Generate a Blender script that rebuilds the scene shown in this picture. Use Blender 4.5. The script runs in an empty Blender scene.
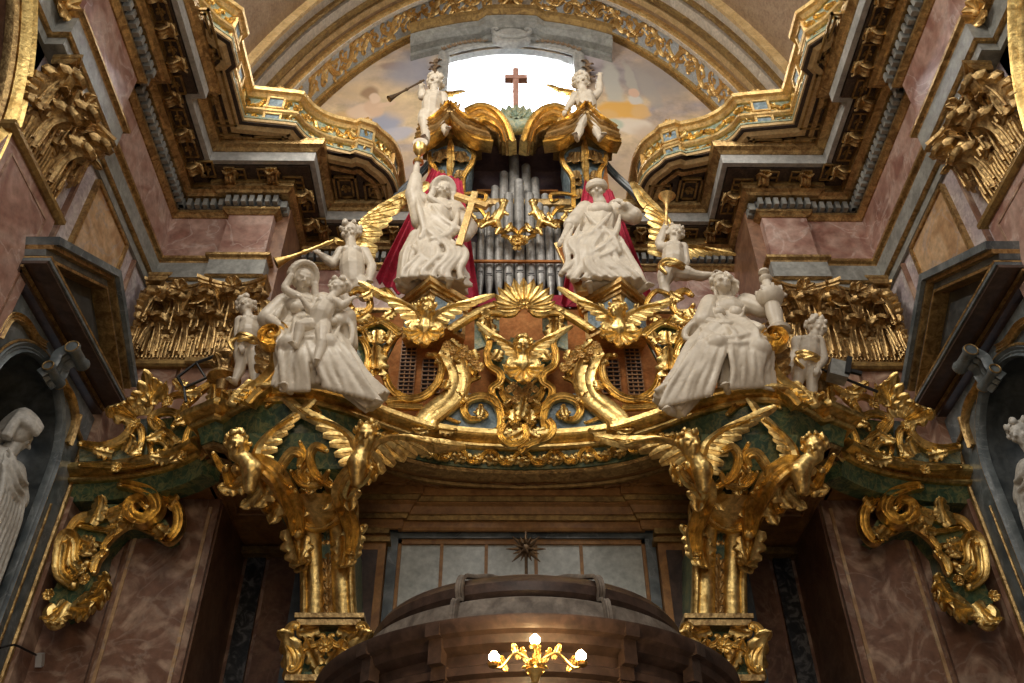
import bpy, bmesh, math, random
import numpy as np
from mathutils import Vector, Matrix, noise
V=Vector; PI=math.pi
random.seed(7)
SC=bpy.context.scene; COL=SC.collection
# ------------------------------------------------------------------ camera
F=909.0; PITCH=math.radians(40.2); YAW=math.radians(0.63); ROLL=math.radians(-0.2)
CAM=V((-0.22,0,1.6))
FW=V((math.sin(YAW)*math.cos(PITCH),math.cos(YAW)*math.cos(PITCH),math.sin(PITCH)))
_r=V((math.cos(YAW),-math.sin(YAW),0)); _u=_r.cross(FW)
RT=_r*math.cos(ROLL)+_u*math.sin(ROLL); UP=-_r*math.sin(ROLL)+_u*math.cos(ROLL)
def ray(px,py): return FW+RT*((px-512)/F)+UP*((341.5-py)/F)
def P(px,py,Y):
    d=ray(px,py); return CAM+d*(Y/d.y)
def PX(px,py,X):
    d=ray(px,py); return CAM+d*((X-CAM.x)/d.x)
def PZ(px,py,Z):
    d=ray(px,py); return CAM+d*((Z-CAM.z)/d.z)
cd=bpy.data.cameras.new('camera'); cam=bpy.data.objects.new('camera',cd); COL.objects.link(cam)
cd.sensor_width=36; cd.lens=F*36/1024; cd.clip_end=200
m=Matrix((RT,UP,-FW)).transposed().to_4x4(); m.translation=CAM; cam.matrix_world=m
SC.camera=cam
# ------------------------------------------------------------------ materials
def mat(name,c1,c2=None,scale=3,metal=0,rough=.5,bump=0,bscale=20,veins=None,detail=6,c3=None,spec=.5,dist=1.5,vw=.06,blotch=(.35,.65),mott=.3):
    m=bpy.data.materials.new(name); m.use_nodes=True; nt=m.node_tree; N=nt.nodes; L=nt.links
    b=N['Principled BSDF']; b.inputs['Metallic'].default_value=metal; b.inputs['Roughness'].default_value=rough
    b.inputs['Specular IOR Level'].default_value=spec
    tc=N.new('ShaderNodeTexCoord'); co=tc.outputs['Object']
    src=None
    if c2 is not None:
        n=N.new('ShaderNodeTexNoise'); n.inputs['Scale'].default_value=scale; n.inputs['Detail'].default_value=detail; n.inputs['Distortion'].default_value=dist
        L.new(co,n.inputs['Vector'])
        r=N.new('ShaderNodeValToRGB'); e=r.color_ramp.elements
        e[0].position=blotch[0]; e[0].color=(*c1,1); e[1].position=blotch[1]; e[1].color=(*c2,1)
        if c3 is not None:
            x=e.new((blotch[0]+blotch[1])/2); x.color=(*c3,1)
        L.new(n.outputs['Fac'],r.inputs['Fac']); src=r.outputs['Color']
        if veins is not None:
            n2=N.new('ShaderNodeTexNoise'); n2.inputs['Scale'].default_value=scale*.8; n2.inputs['Detail'].default_value=7; n2.inputs['Distortion'].default_value=.9
            L.new(co,n2.inputs['Vector'])
            s=N.new('ShaderNodeMath'); s.operation='SUBTRACT'; s.inputs[1].default_value=.5; L.new(n2.outputs['Fac'],s.inputs[0])
            a=N.new('ShaderNodeMath'); a.operation='ABSOLUTE'; L.new(s.outputs[0],a.inputs[0])
            mr=N.new('ShaderNodeMapRange'); mr.inputs[1].default_value=0; mr.inputs[2].default_value=vw; mr.inputs[3].default_value=.55; mr.inputs[4].default_value=0
            L.new(a.outputs[0],mr.inputs[0])
            mx=N.new('ShaderNodeMix'); mx.data_type='RGBA'; L.new(mr.outputs[0],mx.inputs['Factor']); L.new(src,mx.inputs['A']); mx.inputs['B'].default_value=(*veins,1)
            src=mx.outputs['Result']
        n4=N.new('ShaderNodeTexNoise'); n4.inputs['Scale'].default_value=scale*5.5; n4.inputs['Detail'].default_value=8; n4.inputs['Roughness'].default_value=.65; L.new(co,n4.inputs['Vector'])
        m4=N.new('ShaderNodeMapRange'); m4.inputs[1].default_value=.3; m4.inputs[2].default_value=.7; m4.inputs[3].default_value=1-mott; m4.inputs[4].default_value=1+mott*.8; L.new(n4.outputs['Fac'],m4.inputs[0])
        vm=N.new('ShaderNodeVectorMath'); vm.operation='SCALE'; L.new(src,vm.inputs[0]); L.new(m4.outputs[0],vm.inputs['Scale']); src=vm.outputs[0]
        L.new(src,b.inputs['Base Color'])
    else: b.inputs['Base Color'].default_value=(*c1,1)
    if bump:
        n=N.new('ShaderNodeTexNoise'); n.inputs['Scale'].default_value=bscale; n.inputs['Detail'].default_value=5; L.new(co,n.inputs['Vector'])
        bp=N.new('ShaderNodeBump'); bp.inputs['Strength'].default_value=bump; bp.inputs['Distance'].default_value=.02
        L.new(n.outputs['Fac'],bp.inputs['Height']); L.new(bp.outputs['Normal'],b.inputs['Normal'])
    return m
M={}
M['gold']=mat('gilding',(.92,.66,.25),(.46,.28,.085),scale=5,metal=1,rough=.37,bump=.3,bscale=26,blotch=(.42,.68))
M['gold2']=mat('old_gilding',(.66,.45,.19),(.28,.17,.07),scale=7,metal=.85,rough=.42,bump=.5,bscale=30)
M['gold_pale']=mat('pale_gilding',(.90,.64,.27),(.62,.38,.13),scale=6,metal=.7,rough=.42,bump=.3,bscale=30)
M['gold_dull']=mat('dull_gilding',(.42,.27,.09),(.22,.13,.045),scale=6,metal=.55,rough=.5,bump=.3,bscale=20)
M['green']=mat('green_marble_paint',(.035,.07,.035),(.13,.17,.07),scale=9,rough=.35,veins=(.33,.28,.10),c3=(.06,.11,.06))
M['greenpale']=mat('pale_green_paint',(.15,.22,.14),(.42,.46,.33),scale=10,rough=.5,veins=(.55,.45,.2),c3=(.25,.32,.25))
M['bluegrey']=mat('blue_grey_paint',(.12,.17,.20),(.32,.40,.44),scale=9,rough=.5,c3=(.2,.27,.3))
M['grey']=mat('grey_stone',(.22,.22,.20),(.34,.34,.31),scale=2.5,rough=.5,bump=.1)
M['greylight']=mat('light_grey_stone',(.34,.34,.32),(.46,.45,.42),scale=2.5,rough=.55)
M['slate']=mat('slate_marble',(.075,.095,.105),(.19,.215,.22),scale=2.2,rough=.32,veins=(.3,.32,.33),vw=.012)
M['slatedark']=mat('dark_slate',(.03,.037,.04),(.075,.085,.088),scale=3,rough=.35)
M['pink']=mat('pink_breccia',(.27,.13,.10),(.50,.34,.28),scale=1.6,rough=.3,veins=(.62,.5,.44),vw=.02,c3=(.40,.24,.19))
M['lilac']=mat('lilac_veined_marble',(.50,.42,.44),(.68,.62,.60),scale=3.5,rough=.3,veins=(.30,.22,.26),vw=.03,c3=(.55,.47,.47))
M['amber']=mat('amber_marble',(.40,.22,.10),(.66,.47,.29),scale=1.8,rough=.3,veins=(.42,.36,.34),vw=.03,c3=(.56,.36,.19))
M['russet']=mat('russet_marble',(.23,.115,.07),(.50,.34,.24),scale=1.5,rough=.28,veins=(.40,.29,.22),vw=.02,c3=(.25,.135,.09),dist=2.5)
M['russet2']=mat('brown_marble',(.17,.08,.045),(.30,.16,.09),scale=2.2,rough=.35,veins=(.33,.2,.12),vw=.02)
M['breccia']=mat('dark_breccia',(.02,.022,.024),(.16,.155,.15),scale=7,rough=.3,c3=(.05,.05,.05),blotch=(.4,.62))
M['wood']=mat('brown_wood',(.26,.115,.032),(.42,.21,.065),scale=3,rough=.5,bump=.1,bscale=60)
M['walnut']=mat('walnut',(.045,.027,.020),(.095,.058,.042),scale=4,rough=.33,bump=.08,bscale=50)
M['dustywood']=mat('dusty_wood',(.11,.085,.065),(.24,.20,.16),scale=4,rough=.75)
M['casewood']=mat('orange_wood',(.42,.15,.04),(.56,.24,.075),scale=4,rough=.75,spec=.2)
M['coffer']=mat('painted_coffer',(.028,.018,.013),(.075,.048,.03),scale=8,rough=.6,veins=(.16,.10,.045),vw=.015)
M['marble']=mat('statue_marble',(.54,.46,.35),(.70,.62,.50),scale=3,rough=.42,bump=.12,bscale=14,blotch=(.3,.6),mott=.08)
M['marblegrey']=mat('cool_statue_marble',(.50,.48,.43),(.64,.62,.57),scale=3,rough=.45,bump=.1,bscale=14)
M['red']=mat('crimson_cloth',(.36,.012,.035),(.52,.03,.075),scale=5,rough=.75,bump=.2,bscale=60)
M['pipe']=mat('tin_pipe',(.40,.39,.37),(.28,.27,.25),scale=4,metal=.5,rough=.5)
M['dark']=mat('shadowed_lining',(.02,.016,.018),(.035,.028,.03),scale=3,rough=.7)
M['case']=mat('violet_brown_paint',(.085,.055,.07),(.14,.09,.09),scale=3,rough=.6)
M['iron']=mat('black_iron',(.02,.02,.02),None,rough=.5,metal=.4)
M['wcap']=mat('white_plastic',(.7,.7,.68),None,rough=.5)
M['bronze']=mat('dark_bronze',(.09,.055,.03),(.16,.1,.05),scale=8,metal=.7,rough=.45)
M['crosswood']=mat('cross_wood',(.30,.15,.11),(.40,.22,.17),scale=6,rough=.6)
M['stuccoA']=mat('cream_stucco',(.50,.43,.34),(.63,.56,.46),scale=3,rough=.75)
M['stuccoB']=mat('ochre_stucco',(.46,.30,.12),(.60,.42,.20),scale=4,rough=.65)
M['stuccoC']=mat('brown_stucco',(.27,.175,.10),(.36,.25,.15),scale=4,rough=.7)
M['silver']=mat('silver_blue_ground',(.42,.48,.53),(.60,.64,.66),scale=6,rough=.5)
M['fresco']=mat('fresco',(.40,.35,.36),(.78,.60,.36),scale=.55,rough=.85,c3=(.62,.47,.33),dist=1.0,detail=9)
M['fr_skin']=mat('fresco_skin',(.68,.45,.30),(.82,.62,.45),scale=4,rough=.85)
M['fr_blue']=mat('fresco_blue',(.38,.42,.52),(.56,.56,.60),scale=4,rough=.85)
M['fr_orange']=mat('fresco_orange',(.72,.38,.10),(.85,.56,.20),scale=3,rough=.85)
M['fr_brown']=mat('fresco_brown',(.40,.24,.14),(.55,.37,.24),scale=4,rough=.85)
M['fr_grey']=mat('fresco_grey',(.50,.50,.46),(.66,.64,.58),scale=2,rough=.85)
M['panel']=mat('frosted_pane',(.42,.44,.40),(.55,.57,.52),scale=2,rough=.35)
M['floor']=mat('floor_marble',(.35,.3,.26),(.5,.44,.4),scale=2,rough=.4)
def emis(name,c,s):
    m=bpy.data.materials.new(name); m.use_nodes=True; nt=m.node_tree; b=nt.nodes['Principled BSDF']
    b.inputs['Emission Color'].default_value=(*c,1); b.inputs['Emission Strength'].default_value=s; b.inputs['Base Color'].default_value=(*c,1); return m
M['bulb']=emis('lit_bulb',(1,.80,.42),60)
g=bpy.data.materials.new('window_glass'); g.use_nodes=True; b=g.node_tree.nodes['Principled BSDF']
b.inputs['Transmission Weight'].default_value=1; b.inputs['Roughness'].default_value=.02; b.inputs['IOR'].default_value=1.02; M['glass']=g
# ------------------------------------------------------------------ mesh builder
def crom(pts,n=6,closed=False):
    pts=[V(p) for p in pts]; out=[]; k=len(pts)
    if k<3:
        return [pts[0].lerp(pts[-1],i/n) for i in range(n+1)]
    rng=range(k) if closed else range(k-1)
    for i in rng:
        if closed: a,b,c,d=pts[i-1],pts[i],pts[(i+1)%k],pts[(i+2)%k]
        else: a=pts[max(i-1,0)];b=pts[i];c=pts[i+1];d=pts[min(i+2,k-1)]
        for j in range(n):
            t=j/n; out.append(.5*((2*b)+(c-a)*t+(2*a-5*b+4*c-d)*t*t+(-a+3*b-3*c+d)*t**3))
    if not closed: out.append(pts[-1].copy())
    return out
class MB:
    def __init__(s): s.v=[]; s.f=[]
    def add(s,v,f):
        o=len(s.v); s.v+= [tuple(p) for p in v]; s.f+=[tuple(i+o for i in q) for q in f]
    def grid(s,rows,closed=False,cap=False):
        o=len(s.v); n=len(rows[0])
        for r in rows: s.v+=[tuple(p) for p in r]
        for i in range(len(rows)-1):
            for j in range(n if closed else n-1):
                a=o+i*n+j; b=o+i*n+(j+1)%n; s.f.append((a,b,b+n,a+n))
        if cap: s.f.append(tuple(o+j for j in range(n))[::-1]); e=o+(len(rows)-1)*n; s.f.append(tuple(e+j for j in range(n)))
    def box(s,lo,hi):
        x0,y0,z0=lo;x1,y1,z1=hi
        s.add([(x0,y0,z0),(x1,y0,z0),(x1,y1,z0),(x0,y1,z0),(x0,y0,z1),(x1,y0,z1),(x1,y1,z1),(x0,y1,z1)],
              [(0,3,2,1),(4,5,6,7),(0,1,5,4),(1,2,6,5),(2,3,7,6),(3,0,4,7)])
    def obox(s,c,x,y,z,hx,hy,hz):
        c=V(c);x=V(x).normalized()*hx;y=V(y).normalized()*hy;z=V(z).normalized()*hz
        s.add([c-x-y-z,c+x-y-z,c+x+y-z,c-x+y-z,c-x-y+z,c+x-y+z,c+x+y+z,c-x+y+z],
              [(0,3,2,1),(4,5,6,7),(0,1,5,4),(1,2,6,5),(2,3,7,6),(3,0,4,7)])
    def tube(s,pts,r,seg=8,squash=1,nrm=None):
        pts=[V(p) for p in pts]; n=len(pts); rows=[]
        rr=r if callable(r) else (lambda t:r if not isinstance(r,(list,tuple)) else r[min(int(t*(len(r)-1)),len(r)-2)]*(1-(t*(len(r)-1)-min(int(t*(len(r)-1)),len(r)-2)))+r[min(int(t*(len(r)-1)),len(r)-2)+1]*(t*(len(r)-1)-min(int(t*(len(r)-1)),len(r)-2)))
        up=V(nrm) if nrm is not None else None
        for i,p in enumerate(pts):
            t=(pts[min(i+1,n-1)]-pts[max(i-1,0)]); t=t.normalized() if t.length>1e-9 else V((0,0,1))
            if up is None: up=t.orthogonal()
            a=(up-t*up.dot(t)); a=a.normalized() if a.length>1e-6 else t.orthogonal().normalized()
            if nrm is None: up=a
            b=t.cross(a); R=rr(i/(n-1))
            rows.append([p+b*(R*math.cos(2*PI*k/seg))+a*(R*squash*math.sin(2*PI*k/seg)) for k in range(seg)])
        s.grid(rows,closed=True,cap=True)
    def ell(s,c,r,seg=14,rings=9,rot=None):
        c=V(c); r=(r,r,r) if not isinstance(r,(tuple,list)) else r; rows=[]
        for i in range(rings+1):
            th=PI*(i/rings)*.998+.001
            row=[]
            for k in range(seg):
                ph=2*PI*k/seg; q=V((r[0]*math.sin(th)*math.cos(ph),r[1]*math.sin(th)*math.sin(ph),r[2]*math.cos(th)))
                if rot is not None: q=rot@q
                row.append(c+q)
            rows.append(row)
        s.grid(rows,closed=True,cap=True)
    def cap(s,a,b,ra,rb,seg=12):
        a=V(a);b=V(b);d=b-a;L=d.length
        if L<1e-5: s.ell(a,max(ra,rb)); return
        t=d/L;x=t.orthogonal().normalized();y=t.cross(x);rows=[]
        prof=[]
        for k in range(5): th=PI/2*(1-k/4); prof.append((-ra*math.sin(th)*.999,max(ra*math.cos(th),ra*.03)))
        for k in range(5): th=PI/2*k/4; prof.append((L+rb*math.sin(th),max(rb*math.cos(th),rb*.03)))
        for h,r in prof: rows.append([a+t*h+x*(r*math.cos(2*PI*k/seg))+y*(r*math.sin(2*PI*k/seg)) for k in range(seg)])
        s.grid(rows,closed=True,cap=True)
    def lathe(s,c,prof,seg=32,axis=(0,0,1),xa=(1,0,0),a0=0,a1=2*PI,sx=1,sy=1):
        c=V(c);ax=V(axis).normalized();x=V(xa);x=(x-ax*x.dot(ax)).normalized();y=ax.cross(x)
        full=abs(a1-a0-2*PI)<1e-6; n=seg if full else seg+1; rows=[]
        for r,h in prof: rows.append([c+ax*h+x*(r*sx*math.cos(a0+(a1-a0)*k/seg))+y*(r*sy*math.sin(a0+(a1-a0)*k/seg)) for k in range(n)])
        s.grid(rows,closed=full)
    def prism(s,poly,off):
        poly=[V(p) for p in poly];off=V(off);n=len(poly)
        s.add(poly+[p+off for p in poly],[tuple(range(n))[::-1],tuple(range(n,2*n))]+[(i,(i+1)%n,(i+1)%n+n,i+n) for i in range(n)])
    def build(s,name,m,parent=None,smooth=True,mir=1,angle=40,loc=None):
        me=bpy.data.meshes.new(name); vv=np.array(s.v,dtype=float)
        if mir<0: vv[:,0]*=-1
        off=V((0,0,0))
        if parent is not None: off=parent_world(parent)
        elif loc is not None: off=V(loc)
        vv=vv-np.array(off)
        me.from_pydata(vv.tolist(),[],s.f)
        me.materials.append(M[m] if isinstance(m,str) else m)
        bm=bmesh.new(); bm.from_mesh(me); bmesh.ops.recalc_face_normals(bm,faces=bm.faces); bm.to_mesh(me); bm.free()
        if smooth:
            for p in me.polygons: p.use_smooth=True
            try: me.set_sharp_from_angle(angle=math.radians(angle))
            except Exception: pass
        o=bpy.data.objects.new(name,me); COL.objects.link(o)
        if parent is not None: o.parent=parent
        elif loc is not None: o.location=loc
        return o
def parent_world(o):
    p=V((0,0,0))
    while o is not None: p=p+o.location; o=o.parent
    return p
def tag(o,label=None,cat=None,group=None,kind=None):
    if label: o['label']=label
    if cat: o['category']=cat
    if group: o['group']=group
    if kind: o['kind']=kind
    return o
def root(name,loc,label,cat,group=None):
    o=bpy.data.objects.new(name,None); o.empty_display_size=.1; o.location=V(loc); COL.objects.link(o); return tag(o,label,cat,group)
def struct(mb,name,m,parent=None,smooth=False,**k):
    o=mb.build(name,m,parent,smooth=smooth,**k)
    if parent is None: o['kind']='structure'
    return o
def copy_tree(o,loc,parent=None):
    c=o.copy(); COL.objects.link(c)
    if parent is not None: c.parent=parent
    else: c.location=loc
    for ch in [q for q in COL.objects if q.parent==o]: copy_tree(ch,None,c)
    return c
def bake(o,voxel,smooth=3,fac=.5,disp=0):
    md=o.modifiers.new('r','REMESH'); md.mode='VOXEL'; md.voxel_size=voxel; md.use_smooth_shade=True
    if smooth: sm=o.modifiers.new('s','SMOOTH'); sm.iterations=smooth; sm.factor=fac
    dg=bpy.context.evaluated_depsgraph_get(); me=bpy.data.meshes.new_from_object(o.evaluated_get(dg)); 
    mt=o.data.materials[0] if o.data.materials else None
    o.modifiers.clear(); old=o.data; o.data=me; me.name=o.name; bpy.data.meshes.remove(old)
    if not me.materials and mt: me.materials.append(mt)
    for p in me.polygons: p.use_smooth=True
    return o
# ---- sweeps of a profile (out, z) along a plan path; normals point to the right-hand side given by sign
def plan_frames(path,closed=False):
    pts=[V((p[0],p[1],0)) for p in path]; n=len(pts); fr=[]
    for i in range(n):
        a=pts[i]-pts[i-1] if i>0 else pts[1]-pts[0]; b=pts[i+1]-pts[i] if i<n-1 else pts[-1]-pts[-2]
        a.normalize(); b.normalize()
        na=V((-a.y,a.x,0)); nb=V((-b.y,b.x,0)); m=na+nb
        if m.length<1e-4: m=na
        m.normalize(); c=max(m.dot(na),.35); fr.append((pts[i],m/c))
    return fr
def sweep(mb,path,prof,side=1,close=True):
    rows=[]
    pr_=list(prof)
    for p,nm in plan_frames(path): rows.append([p+nm*(side*o)+V((0,0,z)) for o,z in pr_])
    mb.grid(rows,closed=close,cap=close)
# ---- carved ornament
SPROF=[(-1,-.35),(-1,.35),(-.82,.75),(-.6,.45),(-.3,.25),(0,.5),(.3,.25),(.6,.45),(.82,.75),(1,.35),(1,-.35)]
def band(mb,pts,nrm,w,d=None,prof=SPROF):
    """carved moulded strip along pts; w = half width (callable of t or number), d = depth"""
    pts=[V(p) for p in pts]; n=len(pts); rows=[]
    wf=w if callable(w) else (lambda t:w)
    for i,p in enumerate(pts):
        t=(pts[min(i+1,n-1)]-pts[max(i-1,0)]); t=t.normalized() if t.length>1e-9 else V((1,0,0))
        nn=V(nrm(i/(n-1))) if callable(nrm) else V(nrm); nn=(nn-t*nn.dot(t)).normalized(); b=t.cross(nn)
        W=wf(i/(n-1)); D=(d if d is not None else W*.9)
        D=D*min(1,W/ (wf(.5)+1e-9)+.25)
        rows.append([p+b*(W*x)+nn*(D*y) for x,y in prof])
    mb.grid(rows,closed=True,cap=True)
def _canon(kind,k0=1.25,A=36,g=6.5,n=64):
    th=0;x=y=0;half=[(0,0)];ds=1/n
    for i in range(n):
        t=(i+.5)/n; th+=(k0+A*math.exp(g*(t-1)))*ds; x+=math.cos(th)*ds; y+=math.sin(th)*ds; half.append((x,y))
    other=[(-x,y) for x,y in half] if kind=='C' else [(-x,-y) for x,y in half]
    return other[::-1][:-1]+half
CAN={}
def scroll(mb,a,b,nrm,w,kind='C',bulge=1,d=None,tight=1.0,k0=1.25,taper=.8,tip=True,ends=(1,1)):
    """C or S scroll whose body runs a->b with volutes rolled up at both ends"""
    key=(kind,k0,tight)
    if key not in CAN:
        c=_canon(kind,k0,36*tight); CAN[key]=c
    c=CAN[key]; n=len(c); i0=int(n*.12); i1=n-1-i0
    A=V((c[i0][0],c[i0][1]));B=V((c[i1][0],c[i1][1])); a=V(a);b=V(b);nn=V(nrm).normalized()
    X=b-a; X=X-nn*X.dot(nn)*0; L=X.length; X.normalize(); Yv=nn.cross(X).normalized()*(-bulge)
    e=(B-A); el=e.length; ex=e/el; ey=V((-ex.y,ex.x))
    pts=[]
    lo=0 if ends[0] else i0; hi=n if ends[1] else i1+1
    for q in c[lo:hi]:
        r=V(q)-A; pts.append(a+X*(r.dot(ex)/el*L)+Yv*(r.dot(ey)/el*L))
    tt=lambda t:w*(1-taper*abs(2*t-1)**3.0)
    band(mb,pts[::1 if w*8>L else 2] if len(pts)>20 else pts,nn,tt,d)
    if tip:
        if ends[0]: mb.ell(pts[0],w*.55,8,6)
        if ends[1]: mb.ell(pts[-1],w*.55,8,6)
def leaf(mb,base,dr,nrm,L,W,curl=1.2,lobes=4,side=0,thick=.1,nu=16,cexp=2.2,hood=False):
    """carved acanthus leaf: rises along dr, tip curls out towards nrm; side bends it sideways"""
    base=V(base);d=V(dr).normalized();nn=V(nrm).normalized();nn=(nn-d*nn.dot(d)).normalized();b=d.cross(nn)
    vs=[-1,-.72,-.42,-.14,0,.14,.42,.72,1]; top=[];bot=[]
    p=base.copy(); ang=0
    for i in range(nu+1):
        u=i/nu; ang=curl*(u**cexp) if not hood else curl*max(0,(u-.45)/.55)**1.15; sa=side*u
        t=(d*math.cos(sa)+b*math.sin(sa)); tt=t*math.cos(ang)+nn*math.sin(ang); no=-t*math.sin(ang)+nn*math.cos(ang); bb=tt.cross(no)
        if i: p=p+tt*(L/nu)
        env=(math.sin(PI*min(.16+.84*u,1))**.55) if u<1 else 0
        env=max(env,.03); lob=1+.24*math.sin(2*PI*lobes*u-1.2)*min(1,u*5)
        w=W*env*lob; r1=[];r2=[]
        for v in vs:
            h=W*(.28*(abs(v)**1.5)*-1+.10*math.cos(v*PI*3.2)+(.16 if v==0 else 0))*env
            q=p+bb*(v*w)+no*h - tt*(W*.22*abs(v)**2*(.5+.5*math.sin(2*PI*lobes*u)))
            r1.append(q); r2.append(q-no*(thick*W+.004))
        top.append(r1);bot.append(r2)
    rows=[r1+r2[::-1] for r1,r2 in zip(top,bot)]
    mb.grid(rows,closed=True,cap=True)
def rosette(mb,c,nrm,r,n=8,curl=.9):
    c=V(c);nn=V(nrm).normalized();x=nn.orthogonal().normalized();y=nn.cross(x)
    for k in range(n):
        a=2*PI*k/n; d=x*math.cos(a)+y*math.sin(a); leaf(mb,c+d*r*.12,d+nn*.25,nn,r*.95,r*.36,curl,2,nu=8)
    mb.ell(c+nn*r*.12,r*.24,8,6)
def feather(mb,a,b,nrm,w,bend=0):
    a=V(a);b=V(b);nn=V(nrm).normalized();d=b-a;L=d.length;s=d.cross(nn).normalized()
    pts=[a.lerp(b,t)+s*(bend*L*math.sin(PI*t*.5)**2)+nn*(.04*L*math.sin(PI*t)) for t in [i/8 for i in range(9)]]
    band(mb,pts,nn,lambda t:w*max(.3,math.sin(PI*min(.2+.72*t,1))**.5),w*.5,prof=[(-1,-.2),(-1,0),(-.5,.35),(-.1,.45),(0,.7),(.1,.45),(.5,.35),(1,0),(1,-.2)])
def wing(mb,rt,tipdir,updir,nrm,L,n=9,w=.05,spread=1.1,fl=1.0):
    """feathered wing: arm runs from rt along tipdir; feathers hang away from updir"""
    rt=V(rt);t=V(tipdir).normalized();u=V(updir).normalized();u=(u-t*u.dot(t)).normalized();nn=V(nrm).normalized()
    arm=[rt,rt+t*L*.28+u*L*.16,rt+t*L*.6+u*L*.16,rt+t*L*.95+u*L*.02]
    ap=crom(arm,6); band(mb,ap,nn,lambda q:w*(1.25-.85*q),w*1.3,prof=[(-1,-.3),(-.8,.5),(0,.9),(.8,.5),(1,-.3)])
    for row,(fr,ln,off) in enumerate([(1.0,.62,0),(.8,.40,.02),(.55,.24,.045)]):
        fw=max(w*.8,L*.07)*(1-.12*row)
        for k in range(n-row):
            q=(k+.5)/(n-row); s=ap[int(q*(len(ap)-1))]; a=spread*(1-q)+.08
            d=t*math.cos(a)-u*math.sin(a); l=L*ln*fl*(.55+.6*q)
            feather(mb,s+nn*off*L*.6,s+nn*off*L*.3+d*l,nn,fw,bend=.10)
WORLD=0.22; EXPO=0.0; LP=520; BULB=7
# ================================================================== SETTING
def yv(x): return 10.6+11.7*math.sqrt(max(1-(x/6)**2,0))
nt=[0]
def trim(): nt[0]+=1; return 'trim_%d'%nt[0]
floor=MB(); floor.box((-7,-6,-.2),(7,13,0)); struct(floor,'floor','floor')
ENT=[(5.6,1.2),(5.6,5.9),(5.38,5.9),(5.38,7.35),(5.6,7.35),(5.6,9.98),(4.62,9.98),(4.62,9.9),(3.95,9.9),(3.95,11.15),(0.0,11.15)]
def mirp(path,s): return [(s*x,y) for x,y in path]
def ent(prof,m,name=None,parent=None):
    mb=MB()
    for s in (1,-1): sweep(mb,mirp(ENT,s),prof,side=s)
    if parent is None: return struct(mb,trim(),m)
    return mb.build(name,m,parent,smooth=False)
def both(fn):
    for s in (1,-1): fn(s)
# entablature: architrave, frieze, cornice
ent([(-.25,11.02),(.05,11.02),(.05,11.20),(.10,11.20),(.10,11.50),(-.25,11.50)],'grey')
ent([(0,11.155),(.085,11.155),(.11,11.18),(.085,11.205),(0,11.205)],'gold2')
ent([(0,11.5),(.10,11.5),(.11,11.53),(.16,11.55),(.16,11.60),(.05,11.61),(0,11.62)],'gold2')
ent([(-.25,11.6),(.025,11.6),(.025,12.62),(-.25,12.62)],'pink')
ent([(0,12.58),(.05,12.58),(.09,12.62),(.12,12.64),(.12,12.69),(0,12.69)],'gold2')
ent([(0,12.68),(.11,12.68),(.11,12.90),(0,12.90)],'breccia')
ent([(0,12.885),(.24,12.885),(.27,12.92),(.33,12.95),(.33,13.02),(0,13.02)],'gold2')
ent([(-.25,13.0),(.32,13.0),(.32,13.16),(.62,13.16),(.62,13.12),(.70,13.12),(.70,13.34),(-.25,13.34)],'greylight')
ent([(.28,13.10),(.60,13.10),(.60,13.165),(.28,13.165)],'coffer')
ent([(0,13.33),(.72,13.33),(.76,13.37),(.82,13.40),(.84,13.47),(.84,13.52),(0,13.52)],'gold2')
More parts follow.
